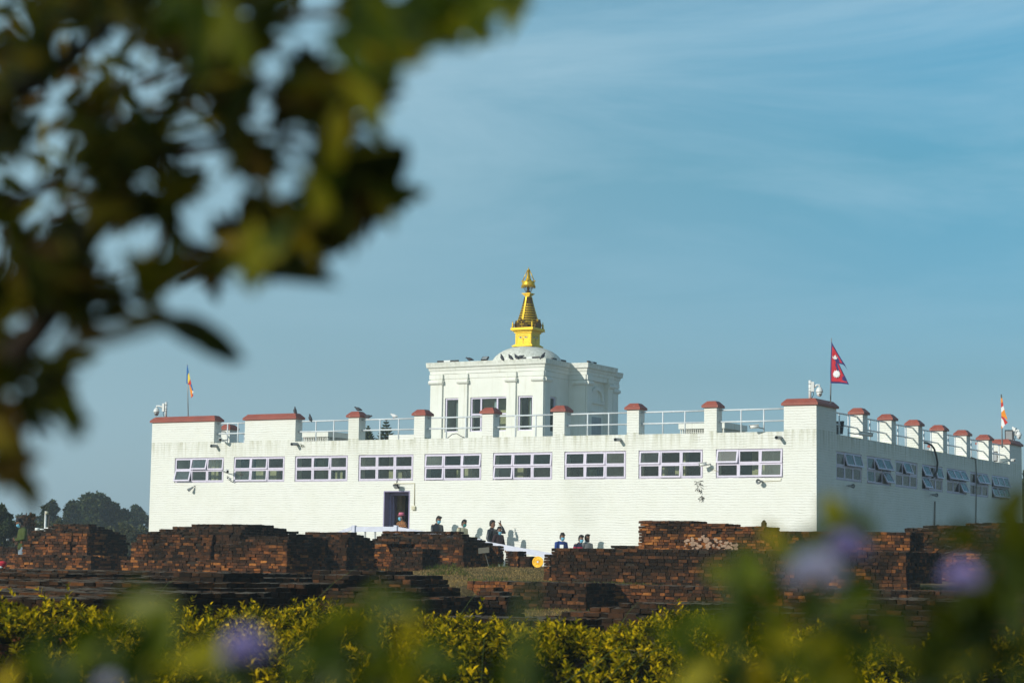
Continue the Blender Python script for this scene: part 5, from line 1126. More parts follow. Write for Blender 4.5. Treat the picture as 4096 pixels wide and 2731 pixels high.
# ================================================================ FLAGS
def flagpole(b, t_, r, label, m='grey'):
    e = empty('flag', tuple(b), label, 'flag'); mb = MB(); mb.tube([b, t_], [r, r*.7], 8); obj(mb, 'pole', m, e); return e
def cloth(px_pts, Y, name, m, e, bulge=.03, th=.006, faces=None, off=0):
    mb = MB(); P = [atY(x, y, Y+bulge*math.sin(x*.09+y*.045)-off) for x, y in px_pts]
    P2 = [p+np.array([0, th, 0]) for p in P]; n = len(P); mb.add(P+P2, [tuple(range(n)), tuple(range(2*n-1, n-1, -1))]+[(k, (k+1) % n, n+(k+1) % n, n+k) for k in range(n)]); return mb.build(name, m, e)
Y = .22; b = atY(753, 1664, Y); t_ = atY(749, 1457, Y); b[2] -= .05
e = flagpole(b, t_, .02, 'blue, yellow and orange striped flag hanging limp on the left pole of the roof')
s5 = .19132; z5 = lambda x, y: (600+x*s5, 1400+y*s5)
for pts, m in (([(770, 310), (790, 315), (788, 700), (760, 700)], 'fb'), ([(792, 370), (812, 470), (792, 520)], 'fb'), ([(792, 500), (815, 475), (840, 610), (800, 690), (790, 690)], 'fy'), ([(838, 600), (862, 690), (850, 745), (798, 715), (800, 690)], 'fr'), ([(860, 690), (905, 850), (890, 860), (845, 745)], 'fb'), ([(818, 735), (850, 745), (890, 870), (860, 1000), (838, 850)], 'fo'), ([(885, 830), (910, 870), (900, 905), (880, 890)], 'flagw'), ([(880, 900), (905, 945), (862, 1000)], 'fr')):
    cloth([z5(*p) for p in pts], Y-.02, 'cloth_panel', m, e, .012)
Yn = .9; b = atY(3322, 1606, Yn); t_ = atY(3326, 1352, Yn); b[2] -= .06
e = flagpole(b, t_, .022, 'crimson double pointed flag with blue border, white moon and sun')
s4 = .2551; z4 = lambda x, y: (2900+x*s4, 1300+y*s4)
cloth([z4(*p) for p in ((1668, 255), (1690, 300), (1780, 460), (1880, 620), (1918, 710), (1885, 650), (1850, 618), (1784, 604), (1840, 720), (1900, 840), (1945, 935), (1930, 928), (1800, 915), (1655, 912), (1650, 750), (1658, 500))], Yn-.03, 'flag_border', 'navyb', e, .02)
cloth([z4(*p) for p in ((1684, 325), (1700, 350), (1770, 470), (1840, 595), (1752, 578), (1775, 612), (1830, 730), (1880, 830), (1918, 905), (1800, 888), (1670, 884), (1668, 750), (1674, 500))], Yn-.045, 'flag_field', 'crimson', e, .02)
star = lambda cx, cy, r0, r1, n, ph=0: [(cx+(r0 if k % 2 else r1)*math.cos(ph+math.pi*k/n), cy+(r0 if k % 2 else r1)*math.sin(ph+math.pi*k/n)) for k in range(2*n)]
cloth([z4(*p) for p in star(1748, 766, 44, 66, 12)], Yn-.062, 'sun_emblem', 'flagw', e, .02)
cloth([z4(*p) for p in [(1678, 478), (1692, 520), (1722, 538), (1752, 532), (1768, 490), (1755, 510), (1745, 508), (1744, 485), (1734, 478), (1726, 464), (1718, 478), (1706, 482), (1708, 505), (1692, 500)]], Yn-.062, 'moon_emblem', 'flagw', e, .02)
Yr = 19.5; s6 = .3828; z6 = lambda x, y: (3900+x*s6, 1500+y*s6); b = atY(4009, 1790, Yr); t_ = atY(4005, 1577, Yr)
e = flagpole(b, t_, .03, 'orange, red and white banded flag hanging on the pole at the far right')
for pts, m in (([(268, 200), (280, 200), (285, 238), (270, 238)], 'black'), ([(270, 238), (285, 238), (292, 285), (270, 290)], 'fo'), ([(270, 290), (292, 283), (297, 320), (272, 340)], 'fr'), ([(272, 340), (297, 320), (306, 358), (275, 388)], 'flagw'), ([(275, 388), (306, 358), (325, 415), (342, 470), (300, 440), (275, 425)], 'fo'), ([(275, 425), (300, 440), (343, 495), (312, 520), (296, 470), (275, 445)], 'fr'), ([(275, 445), (296, 470), (312, 520), (292, 550), (274, 525)], 'flagw'), ([(274, 525), (292, 550), (276, 558)], 'fo')):
    cloth([z6(*p) for p in pts], Yr-.04, 'cloth_panel', m, e, .0)
# white post with camera arms among the ruins
c = atD(180, 2120, 60); ztp = float(atD(181, 2043, 60)[2]); e = empty('camera_post', (c[0], c[1], gz(c[0], c[1])), 'slim white post with two side arms behind the left stupa base', 'camera post')
mb = MB(); mb.tube([(c[0], c[1], gz(c[0], c[1])), (c[0], c[1], ztp)], .03, 8); obj(mb, 'post', 'white', e)
for a_, b_ in (((157, 2116), (180, 2116)), ((182, 2111), (205, 2111))):
    u, v = atD(*a_, 60), atD(*b_, 60); mb = MB(); mb.tube([u, v], .022, 6); mb.tube([v if a_[0] > 180 else u, (v if a_[0] > 180 else u)+AX[0]*(.18 if a_[0] > 180 else -.12)], .045, 8); obj(mb, 'side_arm', 'white', e)
u = atD(187, 2049, 60); mb = MB(); mb.tube([u+AX[1]*.03, u-AX[1]*.05], .05, 8); obj(mb, 'lamp', 'cream_paint', e)
# ================================================================ VEGETATION
MT['shrubdk'] = m_leaf('dark_shrub_leaf', [(0, (.018, .032, .002)), (.6, (.06, .08, .003)), (1, (.26, .22, .008))], .4, .45)
def unit(v): return v/(np.linalg.norm(v, axis=-1, keepdims=True)+1e-9)
def leaves(P, D_, U_, L, Wd, fold=.25, curl=0.0, st=4):
    """many leaves: base points P, directions D, face normals U, length L, width W -> pointed, folded blades of 2*st quads"""
    n = len(P); S_ = unit(np.cross(D_, U_)); U_ = unit(np.cross(S_, D_)); ts = np.linspace(0, 1, st+1)
    prof = np.sin(np.pi*ts**.75)**.8; prof[0] = .12; prof[-1] = .03
    V = np.zeros((n, (st+1)*3, 3))
    for i, t_ in enumerate(ts):
        c = P+D_*(L*t_)[:, None]-U_*(L*curl*t_*t_)[:, None]; w = (Wd*prof[i]/2)[:, None]
        V[:, 3*i] = c-S_*w+U_*w*fold; V[:, 3*i+1] = c; V[:, 3*i+2] = c+S_*w+U_*w*fold
    F = []
    for i in range(st):
        for j in range(2): F.append((3*i+j, 3*i+j+1, 3*i+j+4, 3*i+j+3))
    F = np.array(F)[None]+(np.arange(n)*(st+1)*3)[:, None, None]
    return V.reshape(-1, 3), F.reshape(-1, 4)
def frame(d, s):   # camera-frame ground coordinates: distance ahead, metres to the right
    f = np.array([math.sin(YAW), math.cos(YAW)]); r = np.array([math.cos(YAW), -math.sin(YAW)])
    return CAM[0]+f[0]*d+r[0]*s, CAM[1]+f[1]*d+r[1]*s
# ---- golden hedge
def hedge():
    d = []; s_ = []; z_ = []
    n = 7600
    dd = rng.uniform(12.0, 19.3, n); ss = rng.uniform(-.31, .33, n)*dd*1.08
    a = ss/dd
    topz = -.53+.06*np.sin(ss*1.7+dd*.6)+.065*np.sin(ss*3.9-dd*1.3)+.045*np.sin(ss*7.7+dd*2.9)
    topz -= np.interp(a, [-.3, -.2, -.12, .08, .14, .2, .3], [-.06, -.02, .06, .09, .17, .22, .18])
    topz += np.interp(dd, [17.5, 18.4, 19.3], [0, .0, -.12])
    topz -= np.interp(dd, [12.0, 12.6, 13.4, 14.2], [.62, .30, .08, 0])
    zz = topz-rng.exponential(.035, n); low = rng.random(n) < .18; zz = np.where(low, topz-rng.uniform(.05, .35, n), zz)
    X, Y_ = frame(dd, ss)
    tall = rng.random(n) < .035; H = np.where(tall, rng.uniform(.13, .24, n), rng.uniform(.06, .12, n))
    B = np.stack([X, Y_, zz], 1); A = unit(np.stack([rng.normal(0, .33, n), rng.normal(0, .33, n)-.12, np.ones(n)], 1))
    Ps, Ds, Us, Ls, Ws, hi = [], [], [], [], [], []
    for k in range(7):
        f = k/6; ph = rng.uniform(0, 6.28, n)+k*1.57
        side = unit(np.cross(A, np.stack([np.cos(ph), np.sin(ph), np.zeros(n)], 1)))
        for q in (1, -1):
            D_ = unit(side*q*(1.0-.35*f)+A*(.45+.7*f)); P_ = B+A*(H*f)[:, None]
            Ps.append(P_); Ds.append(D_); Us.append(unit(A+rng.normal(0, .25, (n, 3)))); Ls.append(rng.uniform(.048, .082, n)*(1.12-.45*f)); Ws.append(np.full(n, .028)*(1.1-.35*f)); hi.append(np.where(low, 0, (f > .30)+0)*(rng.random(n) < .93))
    keep = np.tile(~((np.sin(ss*5.3+1.7*np.sin(dd*3.1))+np.sin(dd*6.7+ss*3.3) < -.75) & (rng.random(n) < .75)), 14)
    P_, D_, U_, L_, W_ = (np.concatenate(q)[keep] for q in (Ps, Ds, Us, Ls, Ws)); hi = np.concatenate(hi)[keep]
    V, F = leaves(P_, D_, U_, L_, W_, .3, .25, 2)
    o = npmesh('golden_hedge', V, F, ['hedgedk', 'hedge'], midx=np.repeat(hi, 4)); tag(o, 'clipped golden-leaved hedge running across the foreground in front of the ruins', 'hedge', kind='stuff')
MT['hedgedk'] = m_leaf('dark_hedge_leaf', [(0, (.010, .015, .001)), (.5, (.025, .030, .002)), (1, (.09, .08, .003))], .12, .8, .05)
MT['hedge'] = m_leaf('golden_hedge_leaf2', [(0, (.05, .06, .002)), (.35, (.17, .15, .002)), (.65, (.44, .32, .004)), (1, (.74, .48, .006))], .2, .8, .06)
hedge()
mb = MB(); Pq = [frame(d, s) for d, s in ((12.6, -5.6), (12.6, 5.8), (18.9, 8.2), (18.9, -7.8))]
mb.add([(*p, z) for z in (-1.5, -.85) for p in Pq], [(4, 5, 6, 7), (0, 1, 5, 4), (1, 2, 6, 5), (2, 3, 7, 6), (3, 0, 4, 7)])
o = mb.build('hedge_shade_block', 'hedgeshade'); tag(o, kind='structure');  # near-black block inside the hedge; its deep shade put into the colour
# ---- grasses
def blades(n, dr, ar, h, w, m, name, label, mask=None, lean=.5):
    dd = rng.uniform(*dr, n); aa = rng.uniform(*ar, n); ss = aa*dd; X, Y_ = frame(dd, ss)
    if mask is not None: k = mask(dd, aa, X, Y_); X, Y_, dd = X[k], Y_[k], dd[k]
    n = len(X); P_ = np.stack([X, Y_, gz(X, Y_)-.01], 1); D_ = unit(np.stack([rng.normal(0, lean, n), rng.normal(0, lean, n), np.ones(n)], 1)); U_ = unit(rng.normal(0, 1, (n, 3)))
    V, F = leaves(P_, D_, U_, rng.uniform(.5, 1.2, n)*h, np.full(n, w), .2, .35, 2); o = npmesh(name, V, F, m); tag(o, label, 'grass', kind='stuff')
pat = lambda X, Y_: np.sin(X*1.1+2*np.sin(Y_*.7))+np.sin(Y_*1.7+X*.6)
blades(60000, (29, 53), (-.13, .03), .055, .010, 'grass', 'dry_grass', 'short straw coloured grass covering the mound', lambda d, a, X, Y_: rng.random(len(d)) < np.interp(d, [29, 34, 53], [.5, 1, 1]), 1.1)
blades(16000, (38, 44.5), (-.02, .24), .07, .010, 'grassg', 'green_grass', 'narrow strip of green grass at the foot of the long brick wall', lambda d, a, X, Y_: pat(X, Y_) > -1.1)
blades(9000, (44, 51.5), (-.125, -.0), .16, .012, 'grassg', 'tufted_grass', 'ragged taller grass round the foot of the stupa bases', lambda d, a, X, Y_: pat(X*2, Y_*2) > .95, .45)
blades(7000, (26, 50), (-.26, -.11), .10, .011, 'grassg', 'tufted_grass', 'green grass growing among the ruins at the left', lambda d, a, X, Y_: pat(X*1.5, Y_*1.5) > .2, .45)
V_, F_ = [], []
mb = MB(); rg = random.Random(11)
for px, py, tx, ty, d in ((430, 2660, 640, 2520, 13), (420, 2640, 560, 2420, 13), (330, 2610, 380, 2520, 12.5), (2440, 2700, 2640, 2560, 12.8), (2560, 2660, 2650, 2590, 13), (1930, 2640, 1945, 2490, 12.9), (2400, 2640, 2520, 2580, 13), (1240, 2420, 1440, 2260, 17), (700, 2420, 500, 2330, 16), (2470, 2520, 2560, 2400, 16), (2350, 2660, 2480, 2640, 12.6), (1880, 2400, 1960, 2330, 19), (630, 2380, 715, 2310, 18)):
    a, b = atD(px, py, d), atD(tx, ty, d); m_ = (a+b)/2+AX[1]*.03; mb.tube([a-(b-a)*.8-AX[1]*.1, a, m_, b], [.0022, .002, .0018, .0006], 4)
tag(mb.build('tall_grass', 'stem'), 'long thin grass stalks sticking up through the hedge', 'grass', kind='stuff')
# ---- far trees
def tree(px, pyt, pyb, hwpx, D_, name, label, m='farleaf', n=3800, cl=44, leafs=.30, cat='tree', group='trees beyond the ruins', sparse=0, limbs=7, seed=1, squash=1.0):
    r = np.random.default_rng(seed); top_ = atD(px, pyt, D_); bx, by = top_[0], top_[1]; gz_ = -.7
    mpp = D_/FPX; hw = hwpx*mpp; H = top_[2]-gz_; root = empty(name, (bx, by, gz_), label, cat, group)
    cz0 = gz_+H*.22; ch = (top_[2]-cz0)/2; cc = np.array([bx, by, cz0+ch])
    mb = MB(); lean = r.normal(0, .2, 2)
    mb.tube([(bx, by, gz_-.2), (bx+lean[0], by+lean[1], gz_+H*.3), (bx+lean[0]*1.5, by+lean[1]*1.5, gz_+H*.7)], [H*.035+.08, H*.025+.05, .05], 8)
    K = []
    for k in range(cl):
        u = unit(r.normal(0, 1, 3)); q = r.uniform(.3, 1.0)**.7; c = cc+u*np.array([hw, hw*.8, ch])*q*.88; K.append((c, r.uniform(.09, .24)*min(hw, ch*1.2)))
    for k in range(limbs):
        c = K[k][0]; mb.tube([(bx+lean[0], by+lean[1], gz_+H*(.25+.03*k)), ((bx+c[0])/2, (by+c[1])/2, (gz_+H*.3+c[2])/2+.2), tuple(c)], [H*.014+.03, H*.01+.02, .02], 6)
    mb.build('trunk', 'bark', root)
    Ps = []
    per = n//cl
    for c, rad in K:
        v = unit(r.normal(0, 1, (per, 3)))*(r.uniform(.3, 1, (per, 1))**.5)*rad*np.array([1.15, 1.15, .75]); Ps.append(c+v)
    P_ = np.concatenate(Ps); k = len(P_); Dv = unit(r.normal(0, 1, (k, 3))+np.array([0, 0, -.25])); V, F = leaves(P_, Dv, unit(r.normal(0, 1, (k, 3))+np.array([0, 0, .8])), r.uniform(.7, 1.3, k)*leafs, np.full(k, leafs*.62), .2, .1, 2)
    npmesh('crown', V, F, m, root)
    return root
tree(395, 1946, 2200, 140, 150, 'broadleaf_tree', 'largest rounded hazy tree, tallest of those left of the temple', n=15000, cl=90, seed=2, leafs=.26)
tree(205, 1978, 2200, 52, 140, 'broadleaf_tree', 'hazy tree with a knobbly top left of the largest rounded one', n=5500, cl=50, seed=3, leafs=.24)
tree(285, 1983, 2200, 48, 145, 'broadleaf_tree', 'paler olive tree squeezed just left of the largest rounded one', n=4500, cl=42, seed=4, leafs=.24)
tree(560, 1996, 2200, 62, 170, 'broadleaf_tree', 'farthest bluish tree touching the left edge of the temple', n=6500, cl=56, seed=5, leafs=.24)
tree(505, 2030, 2200, 60, 150, 'broadleaf_tree', 'low hazy tree between the largest one and the temple', n=5000, cl=46, seed=6, leafs=.24)
tree(120, 2035, 2200, 70, 160, 'broadleaf_tree', 'low distant tree behind the white camera post', n=4500, cl=44, seed=7, leafs=.24)
tree(-10, 1992, 2240, 92, 82, 'broadleaf_tree', 'dark green tree close by at the left edge', n=15000, cl=70, seed=8, leafs=.15)
tree(110, 2013, 2200, 62, 78, 'russet_tree', 'sparse russet leaved tree above the man in the green jumper', 'redleaf', n=1500, cl=34, seed=9, leafs=.13, limbs=16)
for i, (px, w_) in enumerate(((165, 70), (250, 75), (340, 80), (430, 80), (520, 75), (590, 70), (75, 70))):
    tree(px, 2066+(i*37 % 28), 2240, w_, 100+i % 3*6, 'bush', ['grey-green bush behind the white camera post', 'scrubby bush right of the white camera post', 'scrubby bush under the left part of the largest tree', 'scrubby bush under the largest tree', 'pale scrubby bush between the two left stupa bases', 'thorny bush against the left edge of the temple', 'dark bush behind the man in the green jumper'][i], n=3800, cl=44, seed=20+i, leafs=.17, m='bushleaf', cat='bush', group='bushes beyond the ruins', limbs=5)
tree(4110, 1838, 2240, 40, 110, 'broadleaf_tree', 'tree showing behind the far right end of the temple', n=5000, cl=46, seed=12, leafs=.2)
tree(1612, 1722, 1990, 20, 112, 'broadleaf_tree', 'small tree top showing over the roof left of the shrine', n=1500, cl=24, seed=13, leafs=.16); tree(1655, 1712, 1990, 14, 112, 'broadleaf_tree', 'tiny tree top between the railing and the second slim pier', n=1200, cl=20, seed=14, leafs=.16)
def pine(px, pyt, pyb, hwpx, D_, label):
    t_ = atD(px, pyt, D_); e = empty('norfolk_pine', (t_[0], t_[1], -.7), label, 'tree', 'norfolk pines behind the temple'); mpp = D_/FPX
    mb = MB(); mb.tube([(t_[0], t_[1], -.8), tuple(t_)], [.16, .02], 8); mb.build('trunk', 'bark', e); mb = MB(); H = (pyb-pyt)*mpp; r = random.Random(px)
    for k in range(9):
        z = t_[2]-H*(.04+k*.125); R__ = hwpx*mpp*(.16+.115*k)
        for j in range(6):
            a = j*math.pi/3+k*.5+r.uniform(-.1, .1); tip = (t_[0]+R__*math.cos(a), t_[1]+R__*math.sin(a), z+R__*.22); mid = (t_[0]+R__*.55*math.cos(a), t_[1]+R__*.55*math.sin(a), z-R__*.06)
            mb.tube([(t_[0], t_[1], z), mid, tip], [.03, .055+.006*k, .012], 5)
    mb.build('crown', 'farleaf', e)
pine(1545, 1674, 1770, 44, 112, 'taller symmetrical pine rising behind the roof railing'); pine(1473, 1702, 1770, 36, 112, 'shorter symmetrical pine behind the first slim pier')
# ---- foreground tree hanging in from the upper left, very close to the lens
def px_leaf(L, name, m, parent, near=.86):
    """L rows: px,py,depth,dirx,diry (image plane), length m, width m"""
    L = np.array(L); L[:, 2] *= near; L[:, 5:] *= near; P_ = np.stack([atD(a, b, c) for a, b, c in L[:, :3]]); k = len(P_)
    D_ = unit(AX[0][None]*L[:, 3:4]-AX[1][None]*L[:, 4:5]+AX[2][None]*rng.normal(0, .45, (k, 1)))
    U_ = unit(-AX[2][None]*1.0+rng.normal(0, .55, (k, 3))); V, F = leaves(P_-D_*(L[:, 5:6]*.5), D_, U_, L[:, 5], L[:, 6], .25, .18, 5); return npmesh(name, V, F, m, parent)
ft = empty('foreground_tree', tuple(atD(-1700, 2200, 1.2)*np.array([1, 1, 0])+np.array([0, 0, -1.5])), 'blurred leafy tree hanging in at the upper left, closest to the lens', 'tree')
tb = atD(-1700, 2200, 1.2)
mb = MB(); mb.tube([(tb[0], tb[1], -1.55), (tb[0], tb[1]+.02, -.6), tuple(atD(-1400, 1500, 1.1)), tuple(atD(-1000, 600, 1.08)), tuple(atD(-800, -600, 1.15))], [.07, .06, .05, .04, .025], 12); mb.build('trunk', 'bark', ft)
BR = [([(-1400, 1500), (-500, 1560), (20, 1480), (230, 1210), (350, 960), (520, 690), (700, 400), (900, 90), (1050, -250)], .014, 1.5),
      ([(350, 960), (520, 800), (640, 830), (740, 960), (850, 1090)], .008, 1.45), ([(520, 690), (800, 560), (1100, 520), (1330, 560)], .006, 1.5), ([(1100, 520), (1300, 700), (1460, 800), (1600, 770)], .004, 1.4),
      ([(700, 400), (1000, 330), (1250, 380)], .006, 1.5), ([(900, 90), (1200, 60), (1500, 40), (1800, -40)], .005, 1.7), ([(-1000, 600), (-300, 520), (150, 330), (420, 120), (620, -100)], .013, 1.45),
      ([(-1000, 600), (-400, 900), (0, 850), (250, 700), (420, 560)], .010, 1.55), ([(20, 1480), (160, 1520), (260, 1640)], .006, 1.5), ([(-500, 1560), (-120, 1700), (60, 1860)], .006, 1.5), ([(230, 1210), (480, 1180), (650, 1240), (760, 1300)], .004, 1.45),
      ([(-1400, 1500), (-600, 1200), (-50, 1150), (180, 1040)], .009, 1.6), ([(700, 960), (900, 1010), (1060, 1060)], .004, 1.45)]
for pts, r0, dp in BR:
    mb = MB(); n = len(pts); mb.tube([atD(x, y, .86*(dp+.04*math.sin(i*2.1))) for i, (x, y) in enumerate(pts)], [.86*r0*(1-.75*i/(n-1)) for i in range(n)], 8); mb.build('branch', 'bark', ft, smooth=True)
BL = [(1480, 610, 60, 5), (1500, 790, 90, 8), (1420, 380, 90, 7), (1230, 930, 110, 10), (1330, 820, 110, 8), (1390, 720, 70, 4), (1340, 250, 100, 8), (1440, 60, 110, 8), (60, 60, 170, 10), (330, 60, 160, 20), (560, 110, 190, 22), (820, 80, 190, 24), (1010, 140, 150, 14), (1130, 60, 130, 10), (1270, 150, 120, 10), (1400, 340, 120, 7), (90, 300, 150, 16), (30, 520, 110, 8), (480, 420, 120, 10), (620, 500, 150, 18), (820, 330, 170, 24), (1000, 300, 140, 16), (1180, 370, 130, 14),
      (930, 560, 160, 16), (1060, 430, 120, 12), (1270, 520, 110, 9), (330, 600, 150, 14), (120, 660, 110, 7), (470, 640, 150, 14), (680, 650, 140, 10), (1090, 640, 90, 7), (1180, 790, 120, 12), (1290, 660, 100, 7), (1020, 930, 130, 16), (1120, 880, 100, 9), (900, 880, 70, 4), (760, 690, 90, 8), (560, 850, 120, 10), (700, 880, 130, 12), (430, 830, 100, 6),
      (300, 870, 110, 6), (60, 820, 90, 6), (130, 1000, 130, 12), (330, 1060, 130, 13), (520, 1010, 110, 9), (40, 1080, 110, 12), (220, 1240, 140, 16), (80, 1240, 110, 10), (30, 1400, 100, 9), (420, 1180, 80, 5), (640, 1080, 70, 3), (800, 1100, 70, 3), (600, 770, 60, 5), (230, 1440, 70, 4), (-40, 1550, 80, 8), (10, 1720, 50, 5), (50, 1850, 40, 4), (130, 1620, 60, 5), (220, 1560, 60, 4)]
GP = [(330, 270, 95), (165, 430, 80), (590, 300, 70), (740, 310, 60), (1160, 190, 55), (1290, 60, 70), (1050, 330, 50), (1060, 490, 50), (770, 560, 90), (1190, 590, 75), (900, 745, 75), (790, 880, 70), (100, 690, 75), (270, 740, 85), (590, 720, 55), (480, 1000, 85), (610, 960, 45), (150, 860, 60), (20, 1020, 55), (150, 1330, 75), (240, 590, 40), (50, 60, 55), (1380, 200, 70), (440, 200, 50), (560, 400, 45), (1140, 750, 45), (450, 500, 30), (380, 940, 40)]
rows = []
def inner_gap(x, y):
    return any((x-a)**2+(y-b)**2 < (r+62)**2 for a, b, r in GP)
for bx, by, br, n in BL:
    k = 0; tries = 0
    while k < n*2.0 and tries < 900:
        tries += 1; a = rng.uniform(0, 6.28); q = br*math.sqrt(rng.random())*1.15; x, y = bx+q*math.cos(a), by+q*math.sin(a)
        if inner_gap(x, y): continue
        th = rng.uniform(0, 6.28); rows.append((x, y, rng.uniform(1.25, 1.75), math.cos(th), math.sin(th)+.25, rng.uniform(.032, .052), rng.uniform(.009, .013))); k += 1
# individual leaves that stand out against the sky
for x, y, d, dx, dy, L, w in ((1215, 1093, 1.3, 1, .02, .048, .013), (1140, 1080, 1.35, -1, .1, .03, .010), (800, 1335, 1.35, 1, .42, .055, .013), (870, 1380, 1.35, 1, .55, .035, .013), (700, 1290, 1.4, 1, .25, .045, .009), (450, 1330, 1.1, 1, -.35, .07, .006), (1575, 640, 1.4, .5, .85, .022, .016), (1560, 795, 1.4, 1, -.28, .044, .013), (1480, 800, 1.4, 1, -.1, .04, .012), (1435, 700, 1.4, .15, 1, .030, .008), (1465, 352, 1.35, 1, .08, .048, .014),
        (1340, 360, 1.4, 1, .2, .045, .014), (30, 1830, 1.35, .5, .85, .06, .012), (95, 1930, 1.35, .55, .8, .04, .010), (240, 1590, 1.35, .5, .85, .05, .016), (290, 1660, 1.3, .4, .9, .03, .012), (-20, 1700, 1.4, .6, .8, .05, .016), (1380, 950, 1.4, 1, -.7, .035, .010)):
    rows += [(x+rng.normal(0, 8), y+rng.normal(0, 8), d*q_, dx, dy, L*1.15*r_, w*1.5) for q_, r_ in ((1, 1), (1.06, .9), (.96, .95))]
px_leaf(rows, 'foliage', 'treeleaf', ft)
rows = []      # finer leaves and twigs deeper in the crown, a little sharper
for _ in range(520):
    x, y = rng.uniform(-80, 1250), rng.uniform(-60, 1500)
    if y > 1450-1.2*max(x, 0): continue
    th = rng.uniform(0, 6.28); rows.append((x, y, rng.uniform(1.9, 2.6), math.cos(th), math.sin(th)+.3, rng.uniform(.030, .050), rng.uniform(.008, .013)))
px_leaf(rows, 'inner_foliage', 'treeleaf', ft)
for _ in range(26):
    x, y = rng.uniform(-60, 900), rng.uniform(0, 1200); th = rng.uniform(-1.9, .3); L_ = rng.uniform(160, 420); dp = rng.uniform(1.5, 2.2)
    mb = MB(); mb.tube([atD(x, y, dp), atD(x+L_*.5*math.cos(th)+20, y+L_*.5*math.sin(th), dp), atD(x+L_*math.cos(th), y+L_*math.sin(th), dp)], [.003, .0025, .001], 5); mb.build('twig', 'bark', ft)
rows = []      # sunlit pale sprays at the upper right of the crown
for bx, by, br, n in ((1480, 120, 90, 9), (1600, 60, 90, 10), (1740, 40, 100, 12), (1900, 10, 80, 9), (2020, -10, 60, 5), (1560, 150, 90, 8), (1450, 400, 60, 3), (1450, 210, 60, 4), (700, 60, 120, 6), (850, 170, 110, 6), (1060, 980, 70, 5), (1300, 600, 60, 4), (1330, 770, 60, 4)):
    for _ in range(n): th = rng.uniform(0, 6.28); rows.append((bx+rng.normal(0, br*.6), by+rng.normal(0, br*.6), rng.uniform(1.1, 1.4), math.cos(th), math.sin(th), rng.uniform(.032, .046), rng.uniform(.012, .017)))
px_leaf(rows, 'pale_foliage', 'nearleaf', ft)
# unseen leaf ball added behind the camera, placed up-sun to shade these leaves
cc_ = atD(650, 520, 1.1)-np.array(SUNV)*2.6; k = 900
P_ = cc_+unit(rng.normal(0, 1, (k, 3)))*(rng.random((k, 1))**.4)*np.array([.52, .52, .42]); V, F = leaves(P_, unit(rng.normal(0, 1, (k, 3))), unit(rng.normal(0, 1, (k, 3))), rng.uniform(.05, .08, k), np.full(k, .026), .2, .2, 2); npmesh('crown', V, F, 'treeleaf', ft)
mb = MB(); mb.tube([tuple(atD(-800, -600, 1.15)), tuple((atD(-800, -600, 1.15)+cc_)/2+np.array([0, 0, .3])), tuple(cc_)], [.03, .025, .01], 8); mb.build('branch', 'bark', ft)  # added branch carrying the unseen shading leaves
# ---- blurred flowering shrubs right in front of the lens
NR_ = 1.0
def shrub(label, blobs, stems, flowers=(), base=None, m='nearleaf', group='flowering shrubs close to the lens'):
    c = atD(base[0], base[1], base[2]*.80); e = empty('flowering_shrub' if flowers else 'leafy_shrub', (c[0], c[1], -1.5), label, 'shrub', group)
    mb = MB()
    for pts, dp in stems: P_ = [atD(x, y, dp*NR_) for x, y in pts]; g = np.array([P_[0][0]*.6+c[0]*.4, P_[0][1]*.6+c[1]*.4, -1.5]); mb.tube([g]+P_, [.006, .004]+[.003]*(len(P_)-1), 6)
    mb.build('stems', 'stem', e)
    rows = []
    for bx, by, br, n, dp in blobs:
        for _ in range(max(2, int(n*.34))): th = rng.uniform(0, 6.28); rows.append((bx+rng.normal(0, br*.6), by+rng.normal(0, br*.6), dp*rng.uniform(.92, 1.1), math.cos(th), math.sin(th), rng.uniform(.020, .036), rng.uniform(.009, .014)))
    px_leaf(rows, 'leaves', m, e, NR_)
    for fx, fy, rr_, dp, mm in flowers:
        C0 = atD(fx, fy, dp*NR_*.88); rad = rr_/FPX*dp*NR_; k = 520; dirs = unit(rng.normal(0, 1, (k, 3))); dirs[:, 2] = np.abs(dirs[:, 2])*.9-.15; dirs = unit(dirs)
        V, F = leaves(C0+dirs*rad*.25, dirs, unit(rng.normal(0, 1, (k, 3))), rad*rng.uniform(.6, .85, k), np.full(k, rad*.22), .3, .2, 2); npmesh('blossom', V, F, mm, e)
shrub('blurred flowering shrub with a white and violet blossom at the right, closest to the lens', [(2930, 2330, 70, 7, 1.0), (2900, 2500, 110, 16, 1.0), (2810, 2640, 110, 16, 1.0), (3090, 2400, 100, 9, 1.0), (3040, 2560, 150, 26, 1.0), (3300, 2520, 150, 26, 1.05), (3180, 2680, 170, 34, 1.0), (3400, 2660, 170, 30, 1.0), (3330, 2090, 55, 5, 1.0), (3230, 2160, 60, 5, 1.0), (3420, 2080, 50, 4, 1.0), (3120, 2180, 50, 3, 1.0), (3560, 2560, 110, 10, 1.05)],
      [([(3300, 2700), (3270, 2450), (3260, 2320)], 1.0), ([(3350, 2700), (3380, 2400), (3390, 2230)], 1.0), ([(2950, 2700), (2930, 2400), (2930, 2250)], 1.0)], [(3262, 2310, 104, 1.0, 'petalw'), (3388, 2198, 72, 1.0, 'petal')], (3250, 2800, 1.05))
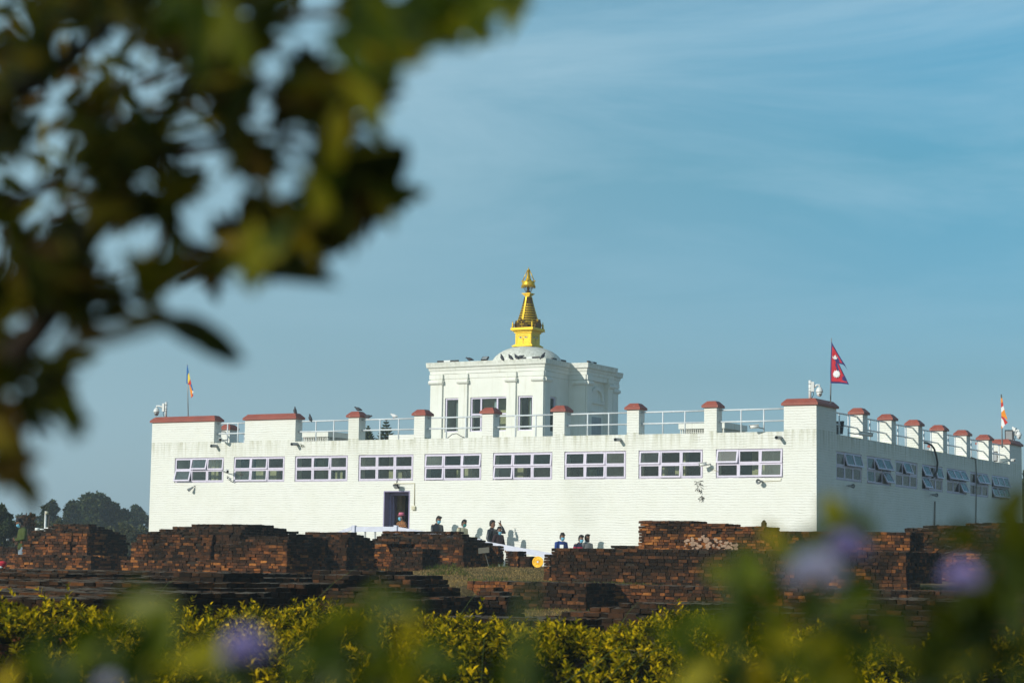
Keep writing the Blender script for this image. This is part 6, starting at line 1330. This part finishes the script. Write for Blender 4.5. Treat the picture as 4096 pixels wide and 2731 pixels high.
shrub('dark blurred leafy shrub with a blue blossom at the right edge', [(4040, 2120, 70, 12, 1.0), (4060, 2260, 90, 22, 1.0), (3990, 2330, 90, 14, 1.0), (4050, 2420, 110, 26, 1.0), (3930, 2480, 120, 20, 1.0), (3960, 2620, 150, 30, 1.0), (3780, 2560, 120, 20, 1.0), (3700, 2680, 140, 24, 1.0), (4090, 1980, 40, 6, 1.0), (3850, 2420, 70, 8, 1.0), (3860, 2120, 40, 3, 1.0)],
      [([(3880, 2700), (3860, 2500), (3850, 2340)], 1.0), ([(4060, 2700), (4050, 2400), (4050, 2100)], 1.0)], [(3850, 2322, 70, 1.0, 'petal')], (3950, 2850, 1.05), 'shrubdk')
shrub('blurred shrub with a violet blossom in front of the left part of the hedge', [(580, 2430, 90, 10, 1.0), (480, 2560, 100, 12, 1.0), (380, 2680, 120, 16, 1.0), (110, 2650, 120, 16, 1.0), (700, 2660, 140, 18, 1.0), (860, 2590, 90, 8, 1.0), (560, 2720, 120, 14, 1.0)],
      [([(960, 2800), (975, 2680), (980, 2620)], 1.0), ([(560, 2800), (570, 2600), (580, 2450)], 1.0)], [(982, 2608, 84, .9, 'petal'), (435, 2745, 42, 1.0, 'petalw')], (700, 2850, 1.05))
shrub('blurred green leafy sprigs in front of the middle of the hedge', [(1520, 2440, 90, 10, 1.0), (1370, 2500, 45, 5, .95), (1440, 2600, 120, 16, 1.0), (1700, 2640, 120, 18, 1.0), (1250, 2700, 120, 14, 1.0), (1560, 2720, 120, 14, 1.0), (2080, 2640, 60, 6, 1.0), (2050, 2720, 70, 6, 1.0), (2740, 2560, 40, 4, .95), (2760, 2700, 60, 6, 1.0)],
      [([(1500, 2800), (1510, 2600), (1530, 2430)], 1.0), ([(1370, 2800), (1370, 2620), (1370, 2500)], 1.0)], (), (1600, 2850, 1.05))
mb = MB(); mb.tube([atD(2070, 2860, .75), atD(2100, 2500, .75), atD(2120, 2320, .75)], [.0026, .0022, .0006], 6); o = mb.build('grass_blade', 'stem'); tag(o, 'single upright blurred green blade left of the long brick wall', 'grass')
# ---- air: an even thin haze over the whole place
mb = MB(); mb.box(-410, 410, -120, 690, -3, 16); hz = mb.build('haze', 'core')
hm = bpy.data.materials.new('thin_haze'); hm.use_nodes = True; t = hm.node_tree; t.nodes.clear()
o_ = t.nodes.new('ShaderNodeOutputMaterial'); v_ = t.nodes.new('ShaderNodeVolumePrincipled'); v_.inputs['Density'].default_value = .0009; v_.inputs['Color'].default_value = (.80, .90, 1, 1); v_.inputs['Anisotropy'].default_value = .2
t.links.new(v_.outputs[0], o_.inputs['Volume']); hz.data.materials.clear(); hz.data.materials.append(hm); tag(hz, 'thin blue morning haze over the ruins and trees', 'haze', kind='stuff')
